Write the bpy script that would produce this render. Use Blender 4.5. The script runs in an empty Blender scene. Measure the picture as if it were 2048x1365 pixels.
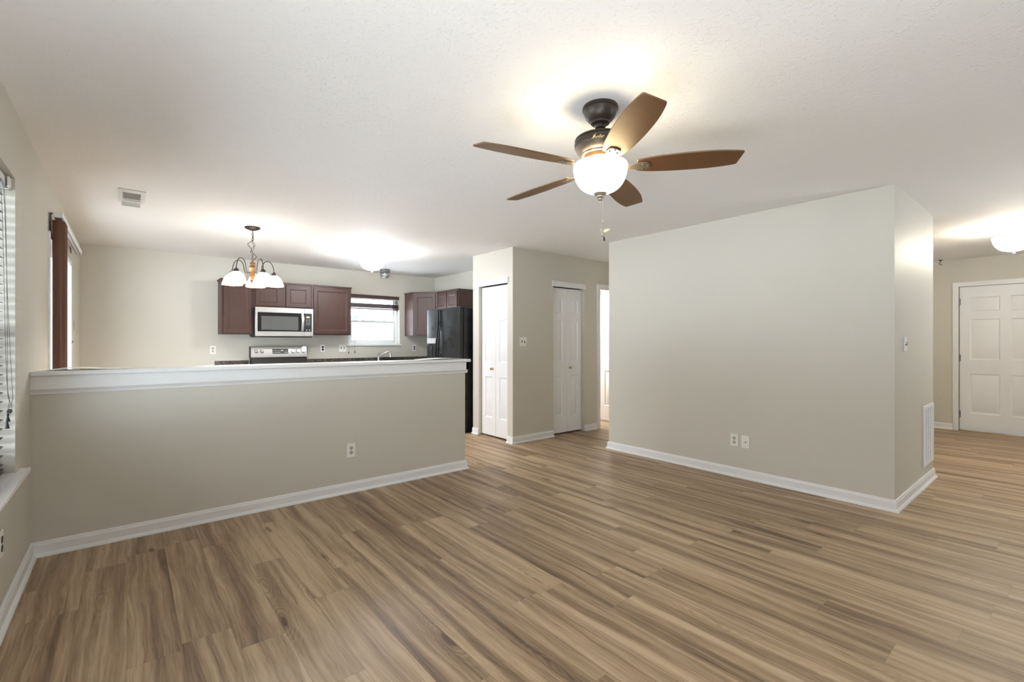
import bpy, bmesh, math, random
from mathutils import Vector, Matrix
random.seed(7)
PI = math.pi
C = bpy.context.scene.collection
sc = bpy.context.scene

# ------------------------------------------------------------------ camera, sky, exposure
cam = bpy.data.cameras.new('camera'); cam_o = bpy.data.objects.new('camera', cam); C.objects.link(cam_o)
cam.sensor_width = 36.0; cam.lens = 36.0 * 937.72 / 2048; cam.shift_y = 0.0003; cam.clip_start = 0.02
YAW = math.radians(39.396)
cam_o.location = (0, 0, 1.2688); cam_o.rotation_euler = (PI / 2, 0, -YAW)
sc.camera = cam_o

SKY, SNOW_FILL = 4.6, 14.0          # overcast sky above the horizon, snow below, made brighter than the sky to light ceilings
w = bpy.data.worlds.new('world'); sc.world = w; w.use_nodes = True
bg = w.node_tree.nodes['Background']
_tc = w.node_tree.nodes.new('ShaderNodeTexCoord'); _sx = w.node_tree.nodes.new('ShaderNodeSeparateXYZ'); _mr = w.node_tree.nodes.new('ShaderNodeMapRange')
w.node_tree.links.new(_tc.outputs['Generated'], _sx.inputs[0]); w.node_tree.links.new(_sx.outputs[2], _mr.inputs[0])
_mr.inputs[1].default_value = -0.06; _mr.inputs[2].default_value = 0.02; _mr.inputs[3].default_value = SNOW_FILL; _mr.inputs[4].default_value = SKY
w.node_tree.links.new(_mr.outputs[0], bg.inputs[1]); bg.inputs[0].default_value = (0.80, 0.91, 1.0, 1)

def portal(loc, rot, sx, sy):
    l = bpy.data.lights.new('window_portal', 'AREA'); l.shape = 'RECTANGLE'; l.size = sx; l.size_y = sy
    l.cycles.is_portal = True
    o = bpy.data.objects.new('window_portal', l); C.objects.link(o); o.location = loc; o.rotation_euler = rot
portal((-0.60, 2.56, 1.345), (0, -PI / 2, 0), 1.5, 1.74)     # window in the left wall
portal((-0.60, 5.54, 1.03), (0, -PI / 2, 0), 2.06, 1.74)     # glass sliding door
portal((3.25, 7.79, 1.63), (-PI / 2, 0, 0), 0.92, 0.86)      # kitchen window
portal((-0.60, -1.12, 1.345), (0, -PI / 2, 0), 1.5, 1.00)    # unseen second left-wall window, added for more daylight

sc.view_settings.view_transform = 'Standard'; sc.view_settings.look = 'None'
sc.view_settings.gamma = 1.0; sc.view_settings.use_curve_mapping = False
sc.view_settings.exposure = 0.76
sc.cycles.use_denoising = True
sc.cycles.max_bounces = 10; sc.cycles.diffuse_bounces = 7; sc.cycles.glossy_bounces = 4
sc.cycles.transparent_max_bounces = 12; sc.cycles.transmission_bounces = 6
sc.cycles.sample_clamp_indirect = 6.0; sc.cycles.caustics_reflective = False; sc.cycles.caustics_refractive = False

portal((5.75, -2.37, 1.345), (PI / 2, 0, 0), 0.9, 1.5)         # unseen window added opposite the end wall to brighten it
def point(name, loc, power, color, radius=0.04):
    l = bpy.data.lights.new(name, 'POINT'); l.energy = power; l.color = color; l.shadow_soft_size = radius
    o = bpy.data.objects.new(name, l); C.objects.link(o); o.location = loc
    return o

# added upward fill spot out of frame, brightening the ceiling like a bounced flash
fl = bpy.data.lights.new('camera_flash', 'SPOT'); fl.energy = 105; fl.spot_size = math.radians(172); fl.spot_blend = 1.0; fl.shadow_soft_size = 0.30; fl.color = (0.86, 0.94, 1.0)
fl_o = bpy.data.objects.new('camera_flash', fl); C.objects.link(fl_o); fl_o.location = (-0.25, 0.45, 0.70); fl_o.rotation_euler = (PI, 0, 0)
# ------------------------------------------------------------------ materials
def lin(r, g, b):
    f = lambda v: v / 12.92 if v <= 0.04045 else ((v + 0.055) / 1.055) ** 2.4
    return (f(r / 255), f(g / 255), f(b / 255), 1)

class NT:
    def __init__(s, name):
        s.m = bpy.data.materials.new(name); s.m.use_nodes = True
        s.t = s.m.node_tree; s.b = s.t.nodes['Principled BSDF']
    def n(s, typ, **kw):
        x = s.t.nodes.new(typ)
        for k, v in kw.items(): setattr(x, k, v)
        return x
    def l(s, a, b): s.t.links.new(a, b)
    def math(s, op, a, b=None, c=None):
        x = s.n('ShaderNodeMath', operation=op)
        for i, v in enumerate((a, b, c)):
            if v is None: continue
            if isinstance(v, (int, float)): x.inputs[i].default_value = v
            else: s.l(v, x.inputs[i])
        return x.outputs[0]
    def ramp(s, fac, stops):
        r = s.n('ShaderNodeValToRGB'); e = r.color_ramp.elements
        while len(e) < len(stops): e.new(0.5)
        for el, (p, c) in zip(e, stops): el.position = p; el.color = c if len(c) == 4 else (*c, 1)
        s.l(fac, r.inputs[0]); return r.outputs[0]
    def mix(s, fac, a, b, mode='MIX'):
        x = s.n('ShaderNodeMix', data_type='RGBA', blend_type=mode)
        for i, v in ((0, fac), (6, a), (7, b)):
            if isinstance(v, (int, float)): x.inputs[i].default_value = v
            elif isinstance(v, tuple): x.inputs[i].default_value = v
            else: s.l(v, x.inputs[i])
        return x.outputs[2]
    def obj(s):
        return s.n('ShaderNodeTexCoord').outputs['Object']
    def noise(s, vec, scale, detail=2, rough=0.5, dims='3D'):
        x = s.n('ShaderNodeTexNoise', noise_dimensions=dims)
        x.inputs['Scale'].default_value = scale; x.inputs['Detail'].default_value = detail; x.inputs['Roughness'].default_value = rough
        if vec is not None: s.l(vec, x.inputs['Vector'])
        return x.outputs['Fac']
    def bump(s, h, strength, dist):
        x = s.n('ShaderNodeBump'); x.inputs['Strength'].default_value = strength; x.inputs['Distance'].default_value = dist
        s.l(h, x.inputs['Height']); s.l(x.outputs[0], s.b.inputs['Normal'])
    def scale(s, vec, v):
        x = s.n('ShaderNodeMapping'); x.inputs['Scale'].default_value = v; s.l(vec, x.inputs['Vector']); return x.outputs[0]

def plain(name, col, rough=0.5, metal=0.0, var=0.04, vscale=6.0, spec=0.5, coat=0.0):
    m = NT(name); b = m.b
    f = m.noise(m.obj(), vscale, 3)
    lo = tuple(c * (1 - var) for c in col[:3]); hi = tuple(min(1, c * (1 + var)) for c in col[:3])
    m.l(m.ramp(f, [(0.3, lo), (0.7, hi)]), b.inputs['Base Color'])
    b.inputs['Roughness'].default_value = rough; b.inputs['Metallic'].default_value = metal
    b.inputs['Specular IOR Level'].default_value = spec; b.inputs['Coat Weight'].default_value = coat
    return m.m

def m_paint(name, col):
    m = NT(name); o = m.obj()
    m.l(m.ramp(m.noise(o, 1.3, 2), [(0.3, tuple(c * 0.985 for c in col)), (0.7, tuple(c * 1.015 for c in col))]), m.b.inputs['Base Color'])
    m.b.inputs['Roughness'].default_value = 0.50; m.b.inputs['Specular IOR Level'].default_value = 0.24
    m.bump(m.noise(o, 420, 2), 0.06, 0.002)
    return m.m

def m_ceiling():
    # stomped plaster: fans of short radial ridges round scattered centres
    m = NT('stomped_ceiling'); o = m.obj()
    ridges = None
    for sc_, seed in ((3.1, 0.0), (4.3, 5.7)):
        mp = m.n('ShaderNodeMapping'); mp.inputs['Location'].default_value = (seed, seed * 1.7, 0); m.l(o, mp.inputs[0])
        flat = m.n('ShaderNodeVectorMath', operation='MULTIPLY'); flat.inputs[1].default_value = (1, 1, 0); m.l(mp.outputs[0], flat.inputs[0])
        v = m.n('ShaderNodeTexVoronoi', voronoi_dimensions='2D'); v.inputs['Scale'].default_value = sc_; m.l(flat.outputs[0], v.inputs['Vector'])
        d = m.n('ShaderNodeVectorMath', operation='SUBTRACT'); m.l(flat.outputs[0], d.inputs[0]); m.l(v.outputs['Position'], d.inputs[1])
        s = m.n('ShaderNodeSeparateXYZ'); m.l(d.outputs[0], s.inputs[0])
        ang = m.math('ARCTAN2', s.outputs[1], s.outputs[0])
        ln = m.n('ShaderNodeVectorMath', operation='LENGTH'); m.l(d.outputs[0], ln.inputs[0]); rad = ln.outputs['Value']
        cx = m.n('ShaderNodeSeparateColor'); m.l(v.outputs['Color'], cx.inputs[0])
        cb = m.n('ShaderNodeCombineXYZ')
        m.l(m.math('MULTIPLY', ang, 5.6), cb.inputs[0]); m.l(m.math('MULTIPLY', rad, 21.0), cb.inputs[1]); m.l(m.math('MULTIPLY', cx.outputs[0], 50.0), cb.inputs[2])
        n = m.noise(cb.outputs[0], 1.5, 2, 0.6)
        r = m.n('ShaderNodeMapRange', interpolation_type='SMOOTHSTEP'); r.inputs[1].default_value = 0.60; r.inputs[2].default_value = 0.66
        m.l(n, r.inputs[0])
        gate = m.n('ShaderNodeMapRange', interpolation_type='SMOOTHSTEP'); gate.inputs[1].default_value = 0.015; gate.inputs[2].default_value = 0.06
        m.l(rad, gate.inputs[0])
        h = m.math('MULTIPLY', r.outputs[0], gate.outputs[0])
        ridges = h if ridges is None else m.math('MAXIMUM', ridges, h)
    fine = m.noise(o, 60, 3)
    m.bump(m.math('ADD', m.math('MULTIPLY', ridges, 1.0), m.math('MULTIPLY', fine, 0.35)), 0.38, 0.004)
    m.b.inputs['Base Color'].default_value = (0.85, 0.84, 0.83, 1); m.b.inputs['Roughness'].default_value = 0.75
    m.b.inputs['Specular IOR Level'].default_value = 0.3
    return m.m

def m_floor():
    m = NT('wood_plank_floor'); o = m.obj()
    sp = m.n('ShaderNodeSeparateXYZ'); m.l(o, sp.inputs[0]); X, Y = sp.outputs[0], sp.outputs[1]
    PW, PL = 0.178, 1.22
    xr = m.math('DIVIDE', X, PW); row = m.math('FLOOR', xr); xf = m.math('SUBTRACT', xr, row)
    wn = m.n('ShaderNodeTexWhiteNoise', noise_dimensions='1D'); m.l(row, wn.inputs['W'])
    yr = m.math('ADD', m.math('DIVIDE', Y, PL), m.math('MULTIPLY', wn.outputs['Value'], 7.0)); col = m.math('FLOOR', yr); yf = m.math('SUBTRACT', yr, col)
    cb = m.n('ShaderNodeCombineXYZ'); m.l(row, cb.inputs[0]); m.l(col, cb.inputs[1])
    wn2 = m.n('ShaderNodeTexWhiteNoise', noise_dimensions='2D'); m.l(cb.outputs[0], wn2.inputs['Vector'])
    seed = wn2.outputs['Value']
    # grain coordinates, shifted from plank to plank
    gv = m.n('ShaderNodeCombineXYZ'); m.l(X, gv.inputs[0]); m.l(Y, gv.inputs[1]); m.l(m.math('MULTIPLY', seed, 40.0), gv.inputs[2])
    g = gv.outputs[0]
    warp = m.noise(m.scale(g, (6, 1.6, 1)), 1.0, 2)
    gx = m.math('ADD', X, m.math('MULTIPLY', m.math('SUBTRACT', warp, 0.5), 0.07))
    gw = m.n('ShaderNodeCombineXYZ'); m.l(gx, gw.inputs[0]); m.l(Y, gw.inputs[1]); m.l(m.math('MULTIPLY', seed, 40.0), gw.inputs[2])
    band = m.noise(m.scale(gw.outputs[0], (16, 0.5, 1)), 1.0, 2, 0.5)          # broad light and dark strips
    fine = m.noise(m.scale(gw.outputs[0], (150, 5, 1)), 1.0, 3, 0.65)           # pores
    mid = m.noise(m.scale(gw.outputs[0], (48, 1.5, 1)), 1.0, 2, 0.6)
    # knots with oval growth rings round them
    v = m.n('ShaderNodeTexVoronoi', voronoi_dimensions='3D'); v.inputs['Scale'].default_value = 1.0; m.l(m.scale(gw.outputs[0], (6.2, 1.5, 1)), v.inputs['Vector'])
    vc = m.n('ShaderNodeSeparateColor'); m.l(v.outputs['Color'], vc.inputs[0])
    has = m.math('GREATER_THAN', vc.outputs[0], 0.35)
    wob = m.noise(m.scale(g, (16, 4, 1)), 1.0, 2)
    dist = m.math('ADD', v.outputs['Distance'], m.math('MULTIPLY', m.math('SUBTRACT', wob, 0.5), 0.22))
    rings = m.math('SINE', m.math('MULTIPLY', dist, 95.0))
    near = m.n('ShaderNodeMapRange', interpolation_type='SMOOTHSTEP'); near.inputs[1].default_value = 0.10; near.inputs[2].default_value = 0.52
    near.inputs[3].default_value = 1.0; near.inputs[4].default_value = 0.0; m.l(v.outputs['Distance'], near.inputs[0])
    ring = m.math('MULTIPLY', m.math('MULTIPLY', rings, near.outputs[0]), has)
    knot = m.n('ShaderNodeMapRange', interpolation_type='SMOOTHSTEP'); knot.inputs[1].default_value = 0.02; knot.inputs[2].default_value = 0.13
    knot.inputs[3].default_value = 1.0; knot.inputs[4].default_value = 0.0; m.l(dist, knot.inputs[0])
    kn = m.math('MULTIPLY', knot.outputs[0], has)
    pore = m.noise(m.scale(gw.outputs[0], (330, 9, 1)), 1.0, 2, 0.6)
    pr = m.n('ShaderNodeMapRange', interpolation_type='SMOOTHSTEP'); pr.inputs[1].default_value = 0.54; pr.inputs[2].default_value = 0.68; m.l(pore, pr.inputs[0])
    t = m.math('MULTIPLY', m.math('SUBTRACT', band, 0.5), 1.05)
    t = m.math('ADD', t, 0.49)
    t = m.math('ADD', t, m.math('MULTIPLY', m.math('SUBTRACT', mid, 0.5), 0.46))
    t = m.math('ADD', t, m.math('MULTIPLY', m.math('SUBTRACT', fine, 0.5), 0.42))
    t = m.math('ADD', t, m.math('MULTIPLY', ring, 0.055))
    t = m.math('ADD', t, m.math('MULTIPLY', m.math('SUBTRACT', seed, 0.5), 0.06))
    t = m.math('SUBTRACT', t, m.math('MULTIPLY', kn, 0.36))
    t = m.math('SUBTRACT', t, m.math('MULTIPLY', pr.outputs[0], 0.10))
    colr = m.ramp(t, [(0.14, (0.100, 0.060, 0.032)), (0.34, (0.222, 0.147, 0.087)), (0.50, (0.352, 0.246, 0.153)), (0.70, (0.490, 0.362, 0.238))])
    ex = m.math('MINIMUM', xf, m.math('SUBTRACT', 1.0, xf)); ey = m.math('MINIMUM', yf, m.math('SUBTRACT', 1.0, yf))
    seam = m.math('MAXIMUM', m.math('LESS_THAN', ex, 0.006), m.math('LESS_THAN', ey, 0.0011))
    m.l(m.mix(m.math('MULTIPLY', seam, 0.28), colr, (0.05, 0.034, 0.022, 1)), m.b.inputs['Base Color'])
    m.l(m.ramp(fine, [(0.2, (0.40,) * 3), (0.8, (0.50,) * 3)]), m.b.inputs['Roughness'])
    m.b.inputs['Specular IOR Level'].default_value = 0.42
    m.bump(m.math('SUBTRACT', m.math('MULTIPLY', fine, 0.5), m.math('MULTIPLY', seam, 1.0)), 0.12, 0.0015)
    return m.m

def m_wood(name, lo, hi, rough, sx=(60, 60, 4), spec=0.5, coat=0.0):
    m = NT(name); o = m.obj()
    f = m.noise(m.scale(o, sx), 1.0, 4, 0.65)
    m.l(m.ramp(f, [(0.25, lo), (0.75, hi)]), m.b.inputs['Base Color'])
    m.b.inputs['Roughness'].default_value = rough; m.b.inputs['Specular IOR Level'].default_value = spec
    m.bump(f, 0.08, 0.001)
    m.b.inputs['Coat Weight'].default_value = coat; m.b.inputs['Coat Roughness'].default_value = 0.38
    return m.m

def m_glass(name, tint=(1, 1, 1), refl=0.03, rough=0.0, edge=0.08):
    m = NT(name); t = m.t; t.nodes.remove(m.b)
    tr = m.n('ShaderNodeBsdfTransparent'); tr.inputs[0].default_value = (*tint, 1)
    gl = m.n('ShaderNodeBsdfGlossy'); gl.inputs['Roughness'].default_value = rough
    lw = m.n('ShaderNodeLayerWeight'); lw.inputs[0].default_value = 0.3
    mx = m.n('ShaderNodeMixShader'); f = m.math('ADD', m.math('MULTIPLY', lw.outputs['Facing'], edge), refl)
    m.l(f, mx.inputs[0]); m.l(tr.outputs[0], mx.inputs[1]); m.l(gl.outputs[0], mx.inputs[2])
    m.l(mx.outputs[0], t.nodes['Material Output'].inputs[0])
    return m.m

def m_lit_glass(name, col, strength, base=(0.9, 0.88, 0.84)):
    m = NT(name)
    f = m.noise(m.obj(), 14, 3)
    m.l(m.ramp(f, [(0.3, tuple(c * 0.94 for c in col)), (0.7, col)]), m.b.inputs['Emission Color'])
    m.b.inputs['Emission Strength'].default_value = strength
    m.b.inputs['Base Color'].default_value = (*base, 1); m.b.inputs['Roughness'].default_value = 0.25
    return m.m

def m_granite():
    m = NT('speckled_laminate'); o = m.obj()
    f = m.noise(o, 38, 4, 0.7); g = m.noise(o, 140, 2, 0.6)
    t = m.math('ADD', m.math('MULTIPLY', f, 0.65), m.math('MULTIPLY', g, 0.35))
    m.l(m.ramp(t, [(0.36, (0.012, 0.011, 0.010)), (0.50, (0.055, 0.046, 0.040)), (0.64, (0.22, 0.19, 0.165))]), m.b.inputs['Base Color'])
    m.b.inputs['Roughness'].default_value = 0.3
    return m.m

def m_steel(name, col=(0.62, 0.61, 0.60)):
    m = NT(name); o = m.obj()
    f = m.noise(m.scale(o, (3, 3, 300)), 1.0, 2)
    m.l(m.ramp(f, [(0.3, tuple(c * 0.93 for c in col)), (0.7, col)]), m.b.inputs['Base Color'])
    m.b.inputs['Metallic'].default_value = 0.85; m.b.inputs['Roughness'].default_value = 0.34
    return m.m

def m_black_gloss():
    m = NT('black_appliance'); o = m.obj()
    f = m.noise(o, 5.0, 4, 0.6)
    m.l(m.ramp(f, [(0.35, (0.010,) * 3), (0.75, (0.024,) * 3)]), m.b.inputs['Base Color'])
    m.l(m.ramp(f, [(0.30, (0.24,) * 3), (0.72, (0.44,) * 3)]), m.b.inputs['Roughness'])
    m.bump(m.noise(o, 260, 2), 0.05, 0.001); m.b.inputs['Specular IOR Level'].default_value = 0.28
    return m.m

M = {}
M['paint'] = m_paint('greige_wall_paint', (0.572, 0.545, 0.482))
M['white'] = plain('white_trim_paint', (0.75, 0.75, 0.75), 0.38, var=0.012)
M['door'] = plain('white_door_paint', (0.77, 0.77, 0.78), 0.42, var=0.012)
M['ceiling'] = m_ceiling()
M['floor'] = m_floor()
M['cab'] = m_wood('dark_brown_cabinet_wood', (0.050, 0.025, 0.020), (0.076, 0.037, 0.029), 0.42, spec=0.35)
M['bladew'] = m_wood('fan_blade_wood', (0.050, 0.014, 0.004), (0.098, 0.029, 0.007), 0.46, (30, 30, 30), 1.0, 0.0)
M['bladew'].node_tree.nodes['Principled BSDF'].inputs['IOR'].default_value = 1.85
M['bladew'].node_tree.nodes['Principled BSDF'].inputs['Specular Tint'].default_value = (1.0, 0.78, 0.5, 1)
M['bronze'] = plain('dark_bronze_metal', (0.042, 0.031, 0.023), 0.40, 0.4, 0.1)
M['iron'] = plain('blade_bracket_metal', (0.20, 0.165, 0.13), 0.35, 0.6, 0.1)
M['copper'] = plain('antique_copper_metal', (0.28, 0.150, 0.075), 0.38, 0.7, 0.12)
M['nickel'] = plain('brushed_nickel', (0.55, 0.52, 0.48), 0.3, 0.9, 0.05)
M['chrome'] = plain('polished_chrome', (0.75, 0.75, 0.76), 0.12, 1.0, 0.02)
M['brass'] = plain('brass_knob_metal', (0.58, 0.47, 0.27), 0.25, 0.95, 0.05)
M['gray_metal'] = plain('gray_hinge_metal', (0.22, 0.22, 0.23), 0.4, 0.7, 0.05)
M['steel'] = m_steel('stainless_steel')
M['black'] = m_black_gloss()
M['blackglass'] = plain('black_glass', (0.012, 0.012, 0.013), 0.16, 0, 0.05)
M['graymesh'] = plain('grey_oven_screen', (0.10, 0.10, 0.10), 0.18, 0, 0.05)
M['dark'] = plain('black_plastic', (0.012, 0.011, 0.010), 0.45, 0, 0.1)
M['rubber'] = plain('dark_gasket', (0.004, 0.004, 0.004), 0.7, 0, 0.1)
M['gray'] = plain('grey_plastic', (0.42, 0.42, 0.43), 0.4, 0, 0.04)
M['plate'] = plain('white_plastic_plate', (0.78, 0.77, 0.73), 0.35, 0, 0.015)
M['bisque'] = plain('bisque_receptacle', (0.50, 0.47, 0.40), 0.4, 0, 0.03)
M['granite'] = m_granite()
M['blind'] = m_wood('dark_brown_blind_wood', (0.050, 0.026, 0.020), (0.085, 0.042, 0.032), 0.4, (8, 120, 120))
M['slat'] = m_wood('greyed_brown_slat', (0.055, 0.043, 0.037), (0.085, 0.068, 0.058), 0.45, (120, 6, 120))
M['vane'] = m_wood('brown_vinyl_vane', (0.085, 0.028, 0.012), (0.115, 0.040, 0.018), 0.28, (80, 80, 2))
M['vinyl'] = plain('white_vinyl_frame', (0.78, 0.79, 0.80), 0.35, 0, 0.01)
M['glass'] = m_glass('window_glass')
M['clear'] = m_glass('clear_jar_glass', (0.86, 0.88, 0.88), 0.14, 0.03, 0.3)
M['cord'] = plain('dark_cord', (0.045, 0.038, 0.034), 0.7, 0, 0.1)
M['paper'] = plain('white_paper', (0.84, 0.84, 0.83), 0.6, 0, 0.01)
M['lit_warm'] = m_lit_glass('lit_fan_bowl_glass', (1.0, 0.87, 0.60), 14.0)
M['lit_cool'] = m_lit_glass('lit_kitchen_bowl_glass', (0.94, 0.975, 1.0), 58.0)
M['lit_foyer'] = m_lit_glass('lit_foyer_bowl_glass', (1.0, 0.90, 0.74), 42.0)
M['lit_shade'] = m_lit_glass('lit_frosted_shade_glass', (1.0, 0.95, 0.86), 6.0)
M['bulb'] = m_lit_glass('lit_bulb', (1.0, 0.95, 0.88), 500.0)
M['amber'] = m_lit_glass('amber_display', (1.0, 0.70, 0.35), 0.8, (0.1, 0.08, 0.05))
M['legend'] = plain('pale_button_print', (0.55, 0.55, 0.55), 0.5, 0, 0.02)
M['gold'] = plain('gold_script_print', (0.75, 0.58, 0.28), 0.35, 0.4, 0.03)
M['birdbody'] = plain('bird_body_glaze', (0.33, 0.27, 0.24), 0.3, 0, 0.3, 60)
M['birdwing'] = plain('bird_wing_glaze', (0.52, 0.52, 0.30), 0.3, 0, 0.15, 60)
M['siding'] = plain('pale_siding', (0.078, 0.080, 0.084), 0.7, 0, 0.03)
M['shingle'] = plain('grey_shingle', (0.068, 0.070, 0.074), 0.8, 0, 0.1, 4)

# ------------------------------------------------------------------ mesh helpers
class MB:
    """collects shapes; build() links them as one mesh object"""
    def __init__(s, M=None): s.v = []; s.f = []; s.mi = []; s.cur = 0; s.M = M or Matrix.Identity(4)
    def mat(s, i): s.cur = i; return s
    def add(s, vs, fs):
        k = len(s.v)
        s.v += [s.M @ Vector(p) for p in vs]; s.f += [[i + k for i in f] for f in fs]; s.mi += [s.cur] * len(fs); return s
    def box(s, x0, x1, y0, y1, z0, z1):
        vs = [(x, y, z) for z in (z0, z1) for y in (y0, y1) for x in (x0, x1)]
        return s.add(vs, [(0, 2, 3, 1), (4, 5, 7, 6), (0, 1, 5, 4), (2, 6, 7, 3), (0, 4, 6, 2), (1, 3, 7, 5)])
    def prism(s, poly, d0, d1, axis='z'):
        n = len(poly)
        def p(a, b, d): return {'z': (a, b, d), 'x': (d, a, b), 'y': (a, d, b)}[axis]
        vs = [p(a, b, d0) for a, b in poly] + [p(a, b, d1) for a, b in poly]
        return s.add(vs, [tuple(range(n))[::-1], tuple(range(n, 2 * n))] + [(i, (i + 1) % n, n + (i + 1) % n, n + i) for i in range(n)])
    def lathe(s, prof, c=(0, 0, 0), seg=40, axis=None):
        """prof = [(radius, height)], turned about the vertical through c, or about AXIS"""
        q = Matrix.Identity(3) if axis is None else Vector((0, 0, 1)).rotation_difference(Vector(axis)).to_matrix()
        vs = []; fs = []; ids = []
        for r, z in prof:
            if r < 1e-6: ids.append([len(vs)]); vs.append(tuple(Vector(c) + q @ Vector((0, 0, z))))
            else:
                ids.append(list(range(len(vs), len(vs) + seg)))
                for k in range(seg):
                    a = 2 * PI * k / seg; vs.append(tuple(Vector(c) + q @ Vector((r * math.cos(a), r * math.sin(a), z))))
        for A, B in zip(ids, ids[1:]):
            for k in range(seg):
                k2 = (k + 1) % seg
                if len(A) == 1 and len(B) == 1: continue
                if len(A) == 1: fs.append((A[0], B[k2], B[k]))
                elif len(B) == 1: fs.append((A[k], A[k2], B[0]))
                else: fs.append((A[k], A[k2], B[k2], B[k]))
        return s.add(vs, fs)
    def tube(s, pts, r, seg=8, closed=False):
        P = [Vector(p) for p in pts]; n = len(P); rs = r if isinstance(r, (list, tuple)) else [r] * n
        vs = []; fs = []; prev = None
        for i, p in enumerate(P):
            if closed: t = P[(i + 1) % n] - P[i - 1]
            else: t = P[min(i + 1, n - 1)] - P[max(i - 1, 0)]
            t.normalize()
            if prev is None:
                a = Vector((0, 0, 1)) if abs(t.z) < 0.9 else Vector((1, 0, 0))
                u = t.cross(a).normalized()
            else:
                u = (prev - t * prev.dot(t)); u = u.normalized() if u.length > 1e-6 else t.orthogonal().normalized()
            prev = u; b = t.cross(u)
            for k in range(seg):
                an = 2 * PI * k / seg; vs.append(tuple(p + (u * math.cos(an) + b * math.sin(an)) * rs[i]))
        m = n if closed else n - 1
        for i in range(m):
            for k in range(seg):
                i2 = (i + 1) % n
                fs.append((i * seg + k, i * seg + (k + 1) % seg, i2 * seg + (k + 1) % seg, i2 * seg + k))
        if not closed: fs += [tuple(range(seg))[::-1], tuple((n - 1) * seg + k for k in range(seg))]
        return s.add(vs, fs)
    def cyl(s, p0, p1, r, seg=20): return s.tube([p0, p1], r, seg)
    def build(s, name, mats, parent=None, bevel=0, smooth=True):
        me = bpy.data.meshes.new(name)
        off = origin(parent)
        me.from_pydata([tuple(Vector(v) - off) for v in s.v], [], s.f)
        for m in (mats if isinstance(mats, (list, tuple)) else [mats]): me.materials.append(m)
        for p, i in zip(me.polygons, s.mi): p.material_index = i
        bm = bmesh.new(); bm.from_mesh(me); bmesh.ops.recalc_face_normals(bm, faces=bm.faces); bm.to_mesh(me); bm.free()
        return finish(name, me, parent, bevel, smooth)

def finish(name, me, parent, bevel=0, smooth=True):
    if smooth:
        me.shade_smooth(); me.set_sharp_from_angle(angle=math.radians(35))
    o = bpy.data.objects.new(name, me); C.objects.link(o)
    if parent: o.parent = parent
    if bevel:
        b = o.modifiers.new('bevel', 'BEVEL'); b.width = bevel; b.segments = 2; b.limit_method = 'ANGLE'; b.angle_limit = math.radians(40)
    return o
def origin(o):
    v = Vector((0, 0, 0))
    while o is not None: v = v + Vector(o.location); o = o.parent
    return v
def tag(o, label, cat=None, group=None, kind=None):
    o['label'] = label
    if cat: o['category'] = cat
    if group: o['group'] = group
    if kind: o['kind'] = kind
    return o
def thing(name, loc, label, cat, group=None, kind=None):
    o = bpy.data.objects.new(name, None); C.objects.link(o); o.location = loc; o.empty_display_size = 0.1
    return tag(o, label, cat, group, kind)
def struct(o, label, cat): return tag(o, label, cat, kind='structure')
def frame(o, u, n):
    """matrix whose local x runs along u, local y along -n (into the wall), z up; the front faces -y"""
    u = Vector(u).normalized(); n = Vector(n).normalized(); y = -n; z = u.cross(y)
    return Matrix(((u.x, y.x, z.x, o[0]), (u.y, y.y, z.y, o[1]), (u.z, y.z, z.z, o[2]), (0, 0, 0, 1)))
def panelled(w, h, t, panels, name, mats, parent, M, rings, bevel=0):
    """a slab w x h x t in local x,z; front at y=0 facing -y; PANELS (x0,x1,z0,z1) get RINGS of (inset, depth) on the front face"""
    xs = sorted({0, w} | {p[0] for p in panels} | {p[1] for p in panels}); zs = sorted({0, h} | {p[2] for p in panels} | {p[3] for p in panels})
    bm = bmesh.new()
    g = {(i, k): bm.verts.new((x, 0, z)) for i, x in enumerate(xs) for k, z in enumerate(zs)}
    pf = []
    for i in range(len(xs) - 1):
        for k in range(len(zs) - 1):
            f = bm.faces.new((g[i, k], g[i + 1, k], g[i + 1, k + 1], g[i, k + 1]))
            cx, cz = (xs[i] + xs[i + 1]) / 2, (zs[k] + zs[k + 1]) / 2
            if any(p[0] < cx < p[1] and p[2] < cz < p[3] for p in panels): pf.append(f)
    edge = [e for e in bm.edges if e.is_boundary]
    r = bmesh.ops.extrude_edge_only(bm, edges=edge)
    nv = [v for v in r['geom'] if isinstance(v, bmesh.types.BMVert)]
    for v in nv: v.co.y += t
    bm.normal_update()
    be = [e for e in bm.edges if e.is_boundary]
    bmesh.ops.contextual_create(bm, geom=be)
    bmesh.ops.recalc_face_normals(bm, faces=bm.faces); bm.normal_update()
    for th, dp in rings:
        bmesh.ops.inset_individual(bm, faces=pf, thickness=th, depth=dp, use_even_offset=True)
    off = origin(parent)
    bm.transform(Matrix.Translation(-off) @ M)
    me = bpy.data.meshes.new(name); bm.to_mesh(me); bm.free()
    for m in (mats if isinstance(mats, (list, tuple)) else [mats]): me.materials.append(m)
    return finish(name, me, parent, bevel)
def smooth(pts, n=5):
    """a rounder polyline through PTS"""
    P = [Vector(p) for p in pts]; q = []
    for i in range(len(P) - 1):
        p_, a, b, c = P[max(i - 1, 0)], P[i], P[i + 1], P[min(i + 2, len(P) - 1)]
        for k in range(n):
            t = k / n; q.append(tuple(0.5 * ((2 * a) + (b - p_) * t + (2 * p_ - 5 * a + 4 * b - c) * t * t + (3 * a - p_ - 3 * b + c) * t ** 3)))
    return q + [tuple(P[-1])]
DOOR_RINGS = [(0.010, -0.012), (0.010, 0.0), (0.018, 0.009)]
CAB_RINGS = [(0.003, -0.003), (0.006, 0.0), (0.003, -0.005)]

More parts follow.
